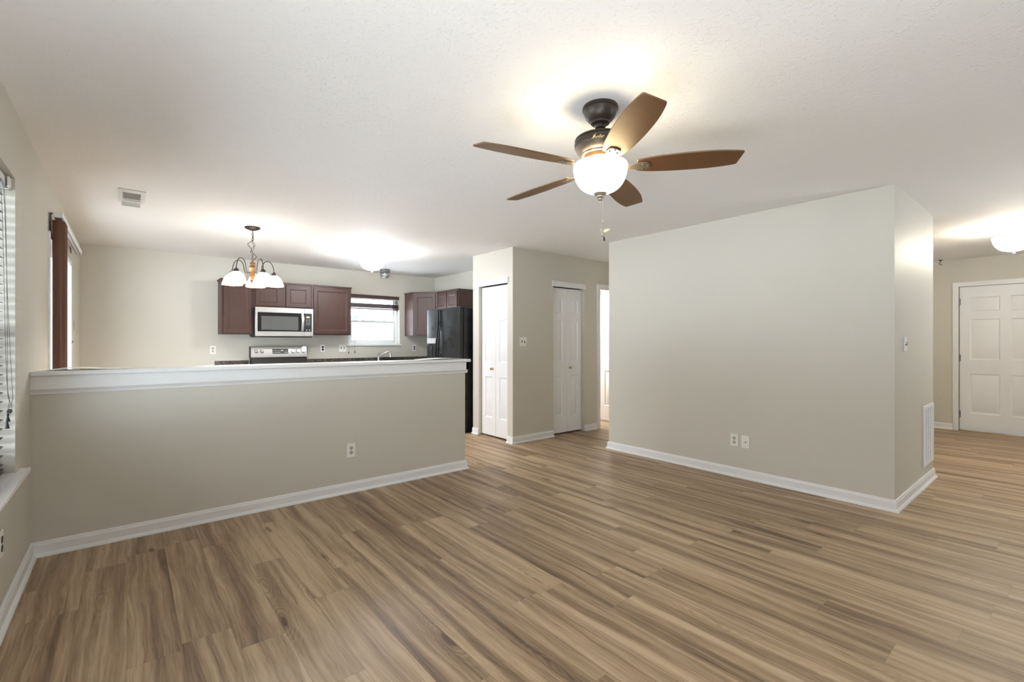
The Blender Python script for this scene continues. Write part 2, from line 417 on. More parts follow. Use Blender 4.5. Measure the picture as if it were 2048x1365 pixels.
# ------------------------------------------------------------------ room shell
H = 2.44
def wall(name, x0, x1, y0, y1, label, along='y', holes=(), z0=0.0, z1=H):
    """a wall box with rectangular holes (a0,a1,z0,z1) along its length"""
    mb = MB(); a0, a1 = (y0, y1) if along == 'y' else (x0, x1)
    cuts = sorted({a0, a1} | {h[0] for h in holes} | {h[1] for h in holes}); zc = sorted({z0, z1} | {h[2] for h in holes} | {h[3] for h in holes})
    for p, q in zip(cuts, cuts[1:]):
        run = None
        for r, s in zip(zc, zc[1:]):
            if any(h[0] < (p + q) / 2 < h[1] and h[2] < (r + s) / 2 < h[3] for h in holes): 
                if run: mb.box(*((x0, x1, p, q) if along == 'y' else (p, q, y0, y1)), *run); run = None
            else: run = (run[0], s) if run else (r, s)
        if run: mb.box(*((x0, x1, p, q) if along == 'y' else (p, q, y0, y1)), *run)
    o = mb.build(name, M['paint'], smooth=False)
    return struct(o, label, 'wall')

XL, YK, XK = -0.436, 7.62, 4.41
struct(MB().box(-0.60, 9.34, -2.36, 7.78, -0.10, 0.0).build('floor', M['floor'], smooth=False), 'brown wood-look plank floor running through all rooms', 'floor')
struct(MB().box(-0.60, 9.34, -2.36, 7.78, H, H + 0.10).build('ceiling', M['ceiling'], smooth=False), 'white ceiling with stomped plaster texture', 'ceiling')
LW = (1.70, 3.42, 0.60, 2.09); LW2 = (-1.62, -0.62, 0.60, 2.09); SD = (4.68, 6.40, 0.0, 2.06)
wall('wall_left', XL - 0.15, XL, -2.2, YK, 'greige left wall with the blind-covered window and glass slider', 'y', [LW, LW2, SD])
KW = (2.80, 3.70, 1.21, 2.05)
wall('wall_back', XL - 0.15, XK + 0.15, YK, YK + 0.15, 'pale kitchen wall behind the cabinets and range', 'x', [KW])
wall('wall_kitchen_right', XK, XK + 0.15, 5.338, YK, 'short kitchen wall behind the refrigerator')
PD = (4.58, 5.20, 0.0, 2.03)
wall('wall_pantry', 3.688, 3.788, 4.476, 5.338, 'narrow wall holding the bifold pantry door beside the refrigerator', 'y', [PD])
wall('wall_pantry_side', 3.788, 5.10, 5.298, 5.338, 'closet side wall next to the refrigerator', 'x')
CD = (4.385, 5.00, 0.0, 2.03); BD = (5.33, 5.94, 0.0, 2.04)
wall('wall_hall', 3.788, 7.2, 4.476, 4.576, 'greige wall with the switch plate and bifold closet door', 'x', [CD, BD])
wall('wall_right', 4.417, 5.83, 0.89, 3.567, 'large blank greige wall with the register on its end')
wall('wall_hall_end', 7.2, 7.3, 3.467, 6.7, 'end wall of the side hall')
wall('wall_hall_side', 5.83, 7.2, 3.467, 3.567, 'south wall of the side hall', 'x')
wall('wall_side_room_left', 5.10, 5.20, 4.576, 6.7, 'left wall of the bright side room')
wall('wall_side_room_back', 5.20, 7.2, 6.6, 6.7, 'back wall of the bright side room', 'x')
FD = (0.205, 1.125, 0.0, 2.045)
wall('wall_entry', 9.18, 9.33, -2.2, 1.85, 'tan wall around the white front door', 'y', [FD])
wall('wall_entry_side', 5.83, 9.18, 1.75, 1.85, 'side wall of the entry', 'x')
SWIN = (5.3, 6.2, 0.60, 2.09)
wall('wall_front', XL - 0.15, 9.33, -2.35, -2.2, 'long front wall of the living room', 'x', [SWIN])
wall('wall_divider', XL, 2.605, 3.909, 4.03, 'greige half-height wall between living room and kitchen', 'x', z1=1.062)
# cap and apron of the half wall
mb = MB(); mb.box(XL, 2.645, 3.862, 4.077, 1.064, 1.092)
cap = struct(mb.build('trim_1', M['white'], bevel=0.006), 'white cap board along the top of the half wall', 'trim')
prof = [(0, 0.955), (0.006, 0.955), (0.008, 0.966), (0.018, 0.980), (0.022, 0.985), (0.022, 1.064), (0, 1.064)]
mb = MB(); mb.prism([(3.909 - a, b) for a, b in prof], XL, 2.627, 'x'); mb.prism([(4.03 + a, b) for a, b in prof], XL, 2.627, 'x')
mb.prism([(2.605 + a, b) for a, b in prof], 3.887, 4.052, 'y')
struct(mb.build('trim_2', M['white'], smooth=False), 'white apron moulding under the half-wall cap', 'trim')

BB = [(0, 0), (0.030, 0), (0.028, 0.010), (0.021, 0.018), (0.015, 0.021), (0.015, 0.066), (0.011, 0.073), (0.010, 0.080), (0.004, 0.086), (0, 0.086)]
def baseboard(name, label, runs):
    """runs: (p0, p1, outward normal, mitre at p0, mitre at p1); mitre +1 = outside corner, -1 = inside corner, 0 = square"""
    mb = MB()
    for p0, p1, n, e0, e1 in runs:
        p0, p1, n = Vector((*p0, 0)), Vector((*p1, 0)), Vector((*n, 0)); t = (p1 - p0).normalized(); k = len(BB)
        A = [p0 + n * a - t * a * e0 + Vector((0, 0, b)) for a, b in BB]; B = [p1 + n * a + t * a * e1 + Vector((0, 0, b)) for a, b in BB]
        mb.add(A + B, [tuple(range(k)), tuple(range(k, 2 * k))[::-1]] + [(i, (i + 1) % k, k + (i + 1) % k, k + i) for i in range(k)])
    struct(mb.build(name, M['white'], smooth=False), label, 'baseboard')
baseboard('baseboard_left', 'white baseboard along the left wall', [((XL, 3.909), (XL, -2.2), (1, 0), -1, 0), ((XL, 4.60), (XL, 4.03), (1, 0), 0, -1), ((XL, 7.60), (XL, 6.46), (1, 0), 0, 0)])
baseboard('baseboard_divider', 'white baseboard along the foot of the half wall', [((XL, 3.909), (2.605, 3.909), (0, -1), -1, 1), ((2.605, 3.909), (2.605, 4.03), (1, 0), 1, 1), ((XL, 4.03), (2.605, 4.03), (0, 1), -1, 1)])
baseboard('baseboard_right', 'white baseboard around the large greige wall', [((4.417, 3.567), (4.417, 0.89), (-1, 0), 1, 1), ((4.417, 0.89), (5.83, 0.89), (0, -1), 1, 1), ((5.83, 0.89), (5.83, 1.75), (1, 0), 1, -1), ((4.417, 3.567), (7.2, 3.567), (0, 1), 1, -1)])
baseboard('baseboard_pantry', 'white baseboard wrapping the pantry corner', [((3.688, 5.338), (3.688, 5.20), (-1, 0), 0, 0), ((3.688, 4.58), (3.688, 4.476), (-1, 0), 0, 1), ((3.688, 4.476), (4.385, 4.476), (0, -1), 1, 0), ((5.00, 4.476), (5.262, 4.476), (0, -1), 0, 0), ((6.01, 4.476), (7.2, 4.476), (0, -1), 0, -1)])
baseboard('baseboard_entry', 'white baseboard beside the front door', [((9.18, 1.75), (9.18, 1.19), (-1, 0), -1, 0), ((9.18, 0.14), (9.18, -2.2), (-1, 0), 0, 0), ((5.83, 1.75), (9.18, 1.75), (0, -1), -1, -1)])
baseboard('baseboard_side_room', 'white baseboard in the bright side room', [((5.20, 4.576), (5.20, 6.6), (1, 0), 0, -1), ((5.20, 6.6), (7.2, 6.6), (0, -1), -1, -1), ((7.2, 6.6), (7.2, 4.576), (-1, 0), -1, 0)])

# ------------------------------------------------------------------ doors
def leaf_panels(w, h, cols):
    st = 0.105 if cols == 2 else 0.075; mid = 0.10
    if cols == 2:
        pw = (w - 2 * st - mid) / 2; xs = [(st, st + pw), (w - st - pw, w - st)]
    else: xs = [(st, w - st)]
    k = h / 2.03
    zs = [(0.24 * k, 0.80 * k), (1.00 * k, 1.57 * k), (1.68 * k, 1.88 * k)]
    return [(a, b, c, d) for a, b in xs for c, d in zs]
def knob_round(p, n, parent, mat, r=0.016, name='knob'):
    n = Vector(n)
    return MB().lathe([(0, 0), (r * 1.05, 0), (r * 1.05, 0.004), (r * 0.45, 0.008), (r * 0.45, 0.018), (r * 0.9, 0.024), (r, 0.032), (r * 0.75, 0.040), (0, 0.043)], p, 20, n).build(name, mat, parent)
def bifold(name, label, o, u, n, width, height, knob_leaf, knob_at):
    """o: left bottom corner of the opening seen from the front, on the wall face"""
    u, n = Vector(u), Vector(n); o = Vector(o)
    r = thing(name, o, label, 'door', kind='structure')
    gap = 0.004; lw = width / 2 - gap * 1.5; lh = height - 0.055
    for k in range(2):
        q = o + u * (gap + k * (lw + gap)) - n * 0.050 + Vector((0, 0, 0.020))
        lf = panelled(lw, lh, 0.034, leaf_panels(lw, lh, 1), 'door_leaf', M['door'], r, frame(q, u, n), DOOR_RINGS, 0.002)
        if k == knob_leaf: knob_round(q + u * knob_at + Vector((0, 0, 0.885)), n, lf, M['brass'])
    Mx = frame(o, u, n)
    mb = MB(Mx); mb.box(-0.022, width + 0.022, -0.016, 0.0, height - 0.028, height + 0.036); mb.box(-0.030, width + 0.030, -0.022, 0.0, height + 0.036, height + 0.048)
    mb.build('head_trim', M['white'], r, 0.003)
    MB(Mx).box(0.0, width, 0.048, 0.082, height - 0.018, height).build('track', M['dark'], r)
    return r
bifold('door_2', 'white six-panel bifold pantry door beside the refrigerator', (3.688, 5.20, 0), (0, -1, 0), (-1, 0, 0), 0.62, 2.03, 0, 0.245)
bifold('door_3', 'white six-panel bifold closet door in the hall wall', (4.385, 4.476, 0), (1, 0, 0), (0, -1, 0), 0.615, 2.03, 1, 0.06)
def casing(name, parent, o, u, n, w, h, cw=0.062):
    mb = MB(frame(o, u, n))
    mb.box(-cw, 0, -0.016, 0, 0, h + cw); mb.box(w, w + cw, -0.016, 0, 0, h + cw); mb.box(0, w, -0.016, 0, h, h + cw)
    mb.box(-cw, -cw + 0.02, -0.021, -0.016, 0, h + cw - 0.02); mb.box(w + cw - 0.02, w + cw, -0.021, -0.016, 0, h + cw - 0.02); mb.box(-cw, w + cw, -0.021, -0.016, h + cw - 0.02, h + cw)
    return mb.build(name, M['white'], parent)
# open door into the side room
r = thing('door_4', (5.94, 4.476, 0), 'white panelled door standing open in the bright side room', 'door', kind='structure')
casing('casing', r, (5.33, 4.476, 0), (1, 0, 0), (0, -1, 0), 0.61, 2.04)
mb = MB(); mb.box(5.33, 5.345, 4.478, 4.576, 0, 2.04); mb.box(5.925, 5.94, 4.478, 4.576, 0, 2.04); mb.box(5.345, 5.925, 4.478, 4.576, 2.025, 2.04); mb.build('jamb', M['white'], r)
lf = panelled(0.60, 2.005, 0.035, leaf_panels(0.60, 2.005, 2), 'door_leaf', M['door'], r, frame((5.885, 5.19, 0.012), (0, -1, 0), (-1, 0, 0)), DOOR_RINGS, 0.002)
knob_round((5.885, 5.13, 0.92), (-1, 0, 0), lf, M['brass'], 0.024)
# front door
r = thing('door_5', (9.18, 0.665, 0), 'white six-panel front door with grey hinges on its left edge', 'door', kind='structure')
casing('casing', r, (9.18, 1.125, 0), (0, -1, 0), (-1, 0, 0), 0.92, 2.045)
lf = panelled(0.905, 2.025, 0.044, leaf_panels(0.905, 2.025, 2), 'door_leaf', M['door'], r, frame((9.186, 1.1165, 0.014), (0, -1, 0), (-1, 0, 0)), DOOR_RINGS, 0.002)
for z in (0.235, 1.035, 1.83):
    MB().cyl((9.176, 1.121, z - 0.045), (9.176, 1.121, z + 0.045), 0.007, 12).box(9.178, 9.186, 1.105, 1.124, z - 0.045, z + 0.045).build('hinge', M['gray_metal'], lf)
knob_round((9.186, 0.275, 0.92), (-1, 0, 0), lf, M['brass'], 0.027)
MB().box(9.231, 9.30, 1.085, 1.125, 0.012, 2.045).box(9.231, 9.30, 0.205, 0.245, 0.012, 2.045).box(9.231, 9.30, 0.245, 1.085, 2.0, 2.045).build('jamb', M['white'], r)
MB().box(9.13, 9.30, 0.205, 1.125, 0.0, 0.012).build('threshold', M['brass'], r, 0.003)

# ------------------------------------------------------------------ windows and slider
def window(name, label, o, u, n, w, h, depth, sill_over=0.04, sill_out=0.04):
    """o: lower left corner of the opening seen from inside"""
    r = thing(name, Vector(o), label, 'window', kind='structure'); F = frame(o, u, n)
    fr = MB(F); fw = 0.045
    for (a, b, c, d) in ((0, fw, 0, h), (w - fw, w, 0, h), (fw, w - fw, 0, fw), (fw, w - fw, h - fw, h)): fr.box(a, b, depth - 0.05, depth, c, d)
    fr.build('window_frame', M['vinyl'], r, 0.003)
    zm = h * 0.46; sw = 0.034
    for (z0, z1, y0) in ((fw, zm + 0.022, depth - 0.042), (zm - 0.018, h - fw, depth - 0.022)):
        s = MB(F)
        for (a, b, c, d) in ((fw, fw + sw, z0, z1), (w - fw - sw, w - fw, z0, z1), (fw + sw, w - fw - sw, z0, z0 + sw), (fw + sw, w - fw - sw, z1 - sw, z1)): s.box(a, b, y0, y0 + 0.02, c, d)
        so = s.build('sash', M['vinyl'], r, 0.002)
        MB(F).box(fw + sw, w - fw - sw, y0 + 0.008, y0 + 0.012, z0 + sw, z1 - sw).build('glass_pane', M['glass'], so)
    lk = MB(F)
    for x in (0.3 * w, 0.72 * w): lk.box(x - 0.03, x + 0.03, depth - 0.056, depth - 0.035, zm + 0.022, zm + 0.034)
    lk.build('sash_lock', M['vinyl'], r, 0.003)
    MB(F).box(-sill_over, w + sill_over, -sill_out, 0.0, -0.016, 0.006).box(0.001, w - 0.001, 0.0, depth - 0.05, 0.0005, 0.006).build('window_sill', M['white'], r, 0.004)
    return r
window('window_1', 'white sash window over the kitchen sink', (2.80, YK, 1.21), (1, 0, 0), (0, -1, 0), 0.90, 0.84, 0.12, 0.025, 0.03)
window('window_2', 'living room window behind lowered slats on the left wall', (XL, 1.70, 0.60), (0, 1, 0), (1, 0, 0), 1.72, 1.49, 0.13, 0.10, 0.045)
window('window_4', 'narrow window in the front wall', (6.2, -2.2, 0.60), (-1, 0, 0), (0, 1, 0), 0.90, 1.49, 0.12)
window('window_3', 'uncovered second window in the left wall', (XL, -1.62, 0.60), (0, 1, 0), (1, 0, 0), 1.00, 1.49, 0.13, 0.10, 0.045)
r = thing('door_1', (XL, 5.54, 0), 'white-framed sliding glass door on the left kitchen wall', 'sliding door', kind='structure')
mb = MB(); x0, x1 = XL - 0.13, XL + 0.012
mb.box(x0, x1, 4.68, 4.725, 0, 2.06); mb.box(x0, x1, 6.355, 6.40, 0, 2.06); mb.box(x0, x1, 4.725, 6.355, 2.015, 2.06); mb.box(x0, x1 - 0.01, 4.725, 6.355, 0, 0.035)
mb.build('door_frame', M['vinyl'], r, 0.003)
for (a, b, x) in ((4.725, 5.58, XL - 0.06), (5.50, 6.355, XL - 0.10)):
    s = MB(); sw = 0.062
    for (c, d, e, f) in ((a, a + sw, 0.035, 2.015), (b - sw, b, 0.035, 2.015), (a + sw, b - sw, 0.035, 0.115), (a + sw, b - sw, 1.94, 2.015)): s.box(x, x + 0.03, c, d, e, f)
    so = s.build('sliding_panel', M['vinyl'], r, 0.003)
    MB().box(x + 0.012, x + 0.018, a + sw, b - sw, 0.115, 1.94).build('glass_pane', M['glass'], so)

# ------------------------------------------------------------------ blinds
# vertical blind drawn to one side of the slider
r = thing('vertical_blind', (-0.386, 4.74, 2.16), 'brown vertical blind stacked at the near side of the sliding glass door', 'blind')
mb = MB(); mb.box(-0.412, -0.360, 4.71, 6.58, 2.168, 2.208); mb.build('head_rail', M['vinyl'], r, 0.003)
MB().box(-0.403, -0.396, 4.73, 6.57, 2.162, 2.169).box(-0.377, -0.370, 4.73, 6.57, 2.162, 2.169).build('track', M['gray_metal'], r)
for y in (4.80, 6.40): MB().box(-0.436, -0.360, y, y + 0.04, 2.208, 2.213).box(-0.436, -0.430, y, y + 0.04, 2.15, 2.208).build('mounting_bracket', M['gray_metal'], r)
for k in range(13):
    y = 4.745 + 0.015 * k; mb = MB(); a = 0.14 + 0.012 * (k % 3)
    fr_ = []; bk = []
    for i in range(9):
        t = i / 8 - 0.5; x = -0.385 + t * 0.068 * math.cos(a); yy = y + t * 0.068 * math.sin(a) - 0.012 * (1 - 4 * t * t)
        fr_.append((x, yy)); bk.append((x, yy + 0.0018))
    mb.prism(fr_ + bk[::-1], 0.035, 2.150, 'z')
    mb.box(-0.390, -0.382, y - 0.010, y - 0.004, 2.143, 2.165)
    mb.build('vane', M['vane'], r)
# horizontal blind lowered in the left window
r = thing('horizontal_blind', (-0.498, 2.56, 2.03), 'lowered brown-grey horizontal slat blind in the left living room window', 'blind')
y0, y1 = 1.72, 3.388
MB().box(-0.535, -0.462, y0, 3.40, 2.03, 2.083).build('head_rail', M['vinyl'], r, 0.004)
MB().box(-0.542, -0.455, 3.400, 3.412, 2.026, 2.088).box(-0.456, -0.448, 3.355, 3.412, 2.030, 2.082).build('end_bracket', M['plate'], r, 0.002)
tilt = math.radians(3)
nsl = 31; zt, zb = 1.995, 0.662
sl_me = None
for k in range(nsl):
    z = zt - (zt - zb) * k / (nsl - 1); prof = []
    for i in range(5):
        t = i / 4 - 0.5; prof.append((t * 0.05, 0.003 * (1 - 4 * t * t)))
    prof = prof + [(a, b - 0.0028) for a, b in prof[::-1]]
    if sl_me is None:
        pts = [(-0.498 + a * math.cos(tilt) - b * math.sin(tilt), z + a * math.sin(-tilt) + b * math.cos(tilt)) for a, b in prof]
        o = MB().prism(pts, y0, y1, 'y').build('slat', M['slat'], r); sl_me = o; zfirst = z
    else:
        o = sl_me.copy(); C.objects.link(o); o.parent = r; o.location = (0, 0, z - zfirst)
MB().box(-0.524, -0.472, y0, y1 + 0.004, 0.617, 0.640).build('bottom_rail', M['blind'], r, 0.003)
for y in (1.90, 2.56, 3.20):
    mb = MB()
    for x in (-0.523, -0.473): mb.tube([(x, y, 2.03), (x, y, 0.63)], 0.0011, 6)
    mb.build('ladder_cord', M['cord'], r)
for pts, nm in (([(-0.462, 3.20, 2.035), (-0.440, 3.19, 1.95), (-0.432, 3.185, 1.4), (-0.430, 3.180, 1.05), (-0.428, 3.205, 0.99), (-0.429, 3.190, 0.955), (-0.430, 3.178, 0.93)], 'a'),
                ([(-0.462, 3.16, 2.035), (-0.440, 3.165, 1.95), (-0.430, 3.175, 1.5), (-0.426, 3.235, 1.15), (-0.425, 3.265, 1.02), (-0.424, 3.258, 0.985), (-0.426, 3.21, 0.96), (-0.430, 3.165, 0.90)], 'b'),
                ([(-0.462, 3.10, 2.035), (-0.440, 3.11, 1.95), (-0.430, 3.14, 1.2), (-0.428, 3.185, 1.02), (-0.424, 3.225, 0.97), (-0.424, 3.232, 0.935), (-0.427, 3.20, 0.925), (-0.430, 3.16, 0.945)], 'c')):
    P = [Vector(p) for p in pts]; q = []
    for i in range(len(P) - 1):
        p_, a, b, c = P[max(i - 1, 0)], P[i], P[i + 1], P[min(i + 2, len(P) - 1)]
        for s in range(6):
            t = s / 6; q.append(0.5 * ((2 * a) + (b - p_) * t + (2 * p_ - 5 * a + 4 * b - c) * t * t + (3 * a - p_ - 3 * b + c) * t ** 3))
    q.append(P[-1]); MB().tube(q, 0.0010, 6).build('pull_cord', M['cord'], r)
for p, d in (((-0.430, 3.178, 0.93), (0, 0.02, -1)), ((-0.430, 3.165, 0.90), (0, -0.05, -1)), ((-0.424, 3.220, 0.938), (0, -1, 0.1))):
    MB().lathe([(0, 0), (0.005, 0.0), (0.006, 0.006), (0.0045, 0.010), (0.008, 0.024), (0.010, 0.036), (0, 0.037)], p, 14, d).build('tassel', M['dark'], r)
# raised blind in the kitchen window
r = thing('kitchen_blind', (3.25, 7.66, 2.03), 'dark brown wood blind raised to the top of the kitchen window', 'blind')
a, b = 2.815, 3.688
MB().box(a, b, 7.630, 7.675, 2.000, 2.044).build('head_rail', M['blind'], r, 0.003)
MB().box(a, b + 0.004, 7.618, 7.629, 1.992, 2.046).build('valance', M['blind'], r, 0.003)
sl = None
for k, z in enumerate([1.975, 1.955, 1.937, 1.921] + [1.903 - 0.0052 * j for j in range(14)]):
    dy = random.uniform(-0.004, 0.004); 
    mb = MB(); mb.box(a + 0.004, b - 0.004, 7.630 + dy, 7.680 + dy, z, z + 0.003); mb.build('slat', M['blind'], r)
MB().box(a + 0.003, b - 0.003, 7.628, 7.682, 1.808, 1.828).build('bottom_rail', M['blind'], r, 0.003)
for x in (2.93, 3.22, 3.50, 3.63):
    mb = MB()
    for y in (7.6265, 7.684): mb.tube([(x, y, 2.0), (x + 0.004, y, 1.95), (x - 0.003, y, 1.91), (x, y, 1.82)], 0.0014, 6)
    for j in range(5):
        z = 1.915 + 0.012 * j; s = random.uniform(-0.02, 0.02)
        mb.tube([(x - 0.012, 7.626, z), (x + 0.5 * s, 7.618, z + 0.012), (x + 0.014, 7.626, z + 0.004)], 0.0022, 6)
    mb.build('ladder_cord', M['cord'], r)
for x, z in ((2.79, 1.105), (2.89, 1.115)):
    c = MB().tube([(x + 0.035, 7.617, 2.0), (x + 0.01, 7.585, 1.30), (x, 7.583, 1.19), (x, 7.585, z)], 0.0012, 6).build('pull_cord', M['cord'], r)
    MB().lathe([(0, 0), (0.004, 0), (0.0045, 0.006), (0.008, 0.028), (0.009, 0.034), (0, 0.035)], (x, 7.585, z), 12, (0, 0, -1)).build('tassel', M['dark'], c)

# ------------------------------------------------------------------ plates, outlets, registers
def outlet(o, u, n, label, slots=None, group=None, plate_mat='plate', size=(0.072, 0.117)):
    o = Vector(o); r = thing('wall_outlet', o, label, 'outlet', 'wall outlets'); F = frame(o, u, n); a, b = size
    MB(F).box(-a / 2, a / 2, -0.006, 0, -b / 2, b / 2).build('cover_plate', M[plate_mat], r, 0.002)
    for s in (1, -1):
        zc = s * 0.0195
        c = MB(F).lathe([(0, 0), (0.0165, 0), (0.0165, 0.002), (0, 0.002)], (0, -0.006, zc), 24, (0, -1, 0)).build('receptacle', M[slots or 'bisque'], r)
        if slots != 'dark':
            mb = MB(F); 
            for x, h_ in ((-0.0065, 0.0048), (0.0065, 0.0040)): mb.box(x - 0.0014, x + 0.0014, -0.0088, -0.0078, zc + 0.003 - h_, zc + 0.003 + h_)
            mb.lathe([(0, 0), (0.0028, 0), (0.0028, 0.001), (0, 0.001)], (0, -0.0078, zc - 0.0085), 10, (0, -1, 0)); mb.build('slot', M['dark'], c)
    MB(F).lathe([(0, 0), (0.003, 0), (0.002, 0.0015), (0, 0.0018)], (0, -0.006, 0), 10, (0, -1, 0)).build('screw', M['nickel'], r)
def switch(o, u, n, label, gangs=1, toggles=None, name='light_switch', mat='dark'):
    o = Vector(o); r = thing(name, o, label, 'switch', 'light switches'); F = frame(o, u, n); wd = 0.072 + 0.046 * (gangs - 1)
    MB(F).box(-wd / 2, wd / 2, -0.006, 0, -0.0585, 0.0585).build('cover_plate', M['plate'], r, 0.002)
    for g in range(gangs):
        x = (g - (gangs - 1) / 2) * 0.046; up = 1 if (toggles or [1, 1])[g] else -1
        mb = MB(F); mb.box(x - 0.005, x + 0.005, -0.0075, -0.006, -0.012, 0.012)
        mb.prism([(-0.006, 0.006 * up - 0.005), (-0.018, 0.012 * up - 0.003), (-0.018, 0.012 * up + 0.004), (-0.006, 0.006 * up + 0.006)], x - 0.0038, x + 0.0038, 'x')
        mb.build('toggle', M[mat], r)
S, E_, W_ = (0, -1, 0), (1, 0, 0), (-1, 0, 0)
outlet((1.457, 3.909, 0.352), (1, 0, 0), S, 'white outlet low on the half wall')
outlet((4.417, 2.080, 0.340), (0, -1, 0), W_, 'white outlet beside a blank cable plate on the large wall')
outlet((XL, 3.055, 0.365), (0, 1, 0), E_, 'white outlet with black sockets under the left window', 'dark')
outlet((0.916, YK, 1.150), (1, 0, 0), S, 'white outlet on kitchen wall left of the range')
outlet((2.388, YK, 1.157), (1, 0, 0), S, 'white outlet with black sockets just right of the range', 'dark')
outlet((3.985, YK, 1.150), (1, 0, 0), S, 'white outlet with black sockets beside the refrigerator', 'dark')
switch((2.702, YK, 1.157), (1, 0, 0), S, 'double switch on kitchen wall at the left of the window', 2, [1, 1])
switch((3.855, 4.476, 1.263), (1, 0, 0), S, 'double light switch with dark toggles beside the pantry corner', 2, [1, 0])
switch((XL, 6.50, 1.255), (0, 1, 0), E_, 'light switch with a dark toggle beside the sliding door', 1)
r = thing('key_hook', (XL, 6.83, 1.42), 'small tan key hook on the far left kitchen wall', 'hook'); F = frame((XL, 6.83, 1.42), (0, 1, 0), E_)
MB(F).box(-0.022, 0.022, -0.008, 0, -0.03, 0.065).build('back_plate', M['bisque'], r, 0.003)
MB(F).tube([(0, -0.006, -0.02), (0, -0.02, -0.04), (0, -0.03, -0.055), (0, -0.022, -0.066), (0, -0.012, -0.060)], 0.0035, 8).build('hook', M['bisque'], r)
r = thing('cable_plate', (4.417, 1.978, 0.338), 'white blank plate with a small coax jack right of the outlet', 'wall plate'); F = frame((4.417, 1.978, 0.338), (0, -1, 0), W_)
MB(F).box(-0.036, 0.036, -0.007, 0, -0.0585, 0.0585).build('cover_plate', M['plate'], r, 0.002)
MB(F).lathe([(0, 0), (0.006, 0), (0.006, 0.005), (0.0045, 0.006), (0.0045, 0.010), (0, 0.010)], (0.004, -0.007, 0.0), 12, (0, -1, 0)).build('jack', M['gray_metal'], r)
r = thing('wall_control', (4.708, 0.89, 1.247), 'small white wall control with dark sliders on the end wall', 'switch'); F = frame((4.708, 0.89, 1.247), (1, 0, 0), S)
MB(F).box(-0.036, 0.036, -0.012, 0, -0.056, 0.056).build('cover_plate', M['plate'], r, 0.003)
MB(F).box(-0.026, 0.004, -0.022, -0.012, -0.010, -0.002).build('slider', M['dark'], r, 0.002)
MB(F).box(-0.004, 0.022, -0.020, -0.012, 0.006, 0.012).build('slider', M['dark'], r, 0.002)
# return-air grille on the end wall
o = Vector((5.59, 0.89, 0.43)); r = thing('wall_grille', o, 'white louvred return-air grille low on the end wall', 'vent'); F = frame(o, (1, 0, 0), S)
mb = MB(F); W2, H2 = 0.225, 0.268
for (p, q, s, t) in ((-W2, -W2 + 0.028, -H2, H2), (W2 - 0.028, W2, -H2, H2), (-W2 + 0.028, W2 - 0.028, -H2, -H2 + 0.03), (-W2 + 0.028, W2 - 0.028, H2 - 0.03, H2)): mb.box(p, q, -0.010, 0, s, t)
mb.build('grille_frame', M['white'], r, 0.003)
mb = MB(F)
nl = 30
for k in range(nl):
    z = -H2 + 0.038 + (2 * H2 - 0.076) * k / (nl - 1); mb.prism([(-0.009, z - 0.004), (-0.0075, z - 0.0048), (-0.001, z + 0.004), (-0.0025, z + 0.0048)], -W2 + 0.028, W2 - 0.028, 'x')
for x in (-0.085, 0.0, 0.085): mb.box(x - 0.003, x + 0.003, -0.0095, -0.001, -H2 + 0.03, H2 - 0.03)
mb.build('louvres', M['white'], r, smooth=False)
MB(F).box(-W2 + 0.02, W2 - 0.02, -0.0010, -0.0004, -H2 + 0.02, H2 - 0.02).build('duct_shadow_screen', M['graymesh'], r)  # flat grey sheet, its colour standing in for shade behind the louvres
# ceiling register with a clear deflector
o = Vector((0.03, 4.86, H)); r = thing('ceiling_register', o, 'white ceiling register with a clear air deflector, near the left wall', 'vent')
mb = MB()
for (p, q, s, t) in ((-0.055, -0.025, 4.66, 5.06), (0.085, 0.115, 4.66, 5.06), (-0.025, 0.085, 4.66, 4.69), (-0.025, 0.085, 5.03, 5.06)): mb.box(p, q, s, t, H - 0.008, H)
mb.build('register_frame', M['white'], r, 0.003)
for a, b in ((4.69, 4.745), (4.925, 5.03)): MB().box(-0.025, 0.085, a, b, H - 0.006, H - 0.001).build('damper_plate', M['white'], r)
mb = MB()
for k in range(8):
    y = 4.747 + 0.023 * k; mb.prism([(y, H - 0.002), (y + 0.009, H - 0.012), (y + 0.0105, H - 0.011), (y + 0.0015, H - 0.001)], -0.025, 0.085, 'x')
mb.build('louvres', M['gray'], r, smooth=False)
MB().box(-0.025, 0.085, 4.745, 4.925, H - 0.0012, H - 0.0004).build('duct_opening', M['graymesh'], r)  # thin grey sheet painted as the darkness inside the duct
mb = MB(); q = []
for k in range(8):
    a = k / 7 * PI / 2; q.append((5.05 - 0.10 * math.sin(a) - 0.02, H - 0.010 - 0.05 * (1 - math.cos(a)) - 0.01))
mb.prism(q + [(y, z - 0.002) for y, z in q[::-1]], -0.035, 0.085, 'x'); mb.build('air_deflector', M['clear'], r)
r = thing('ceiling_hook', (9.05, 1.30, H), 'small dark hook in the entry ceiling beside the front door', 'hook')
MB().lathe([(0, 0), (0.024, 0), (0.020, 0.010), (0.007, 0.014), (0.006, 0.022), (0, 0.024)], (9.05, 1.30, H), 18, (0, 0, -1)).build('hook_base', M['bronze'], r)
mb = MB(); mb.tube([(9.05, 1.30, H - 0.02), (9.05, 1.30, H - 0.035)] + [(9.05, 1.30 - 0.002 + 0.018 * math.sin(a) , H - 0.053 + 0.018 * math.cos(a)) for a in [k * 0.35 for k in range(0, 13)]], 0.004, 8); mb.build('hook_arm', M['bronze'], r)

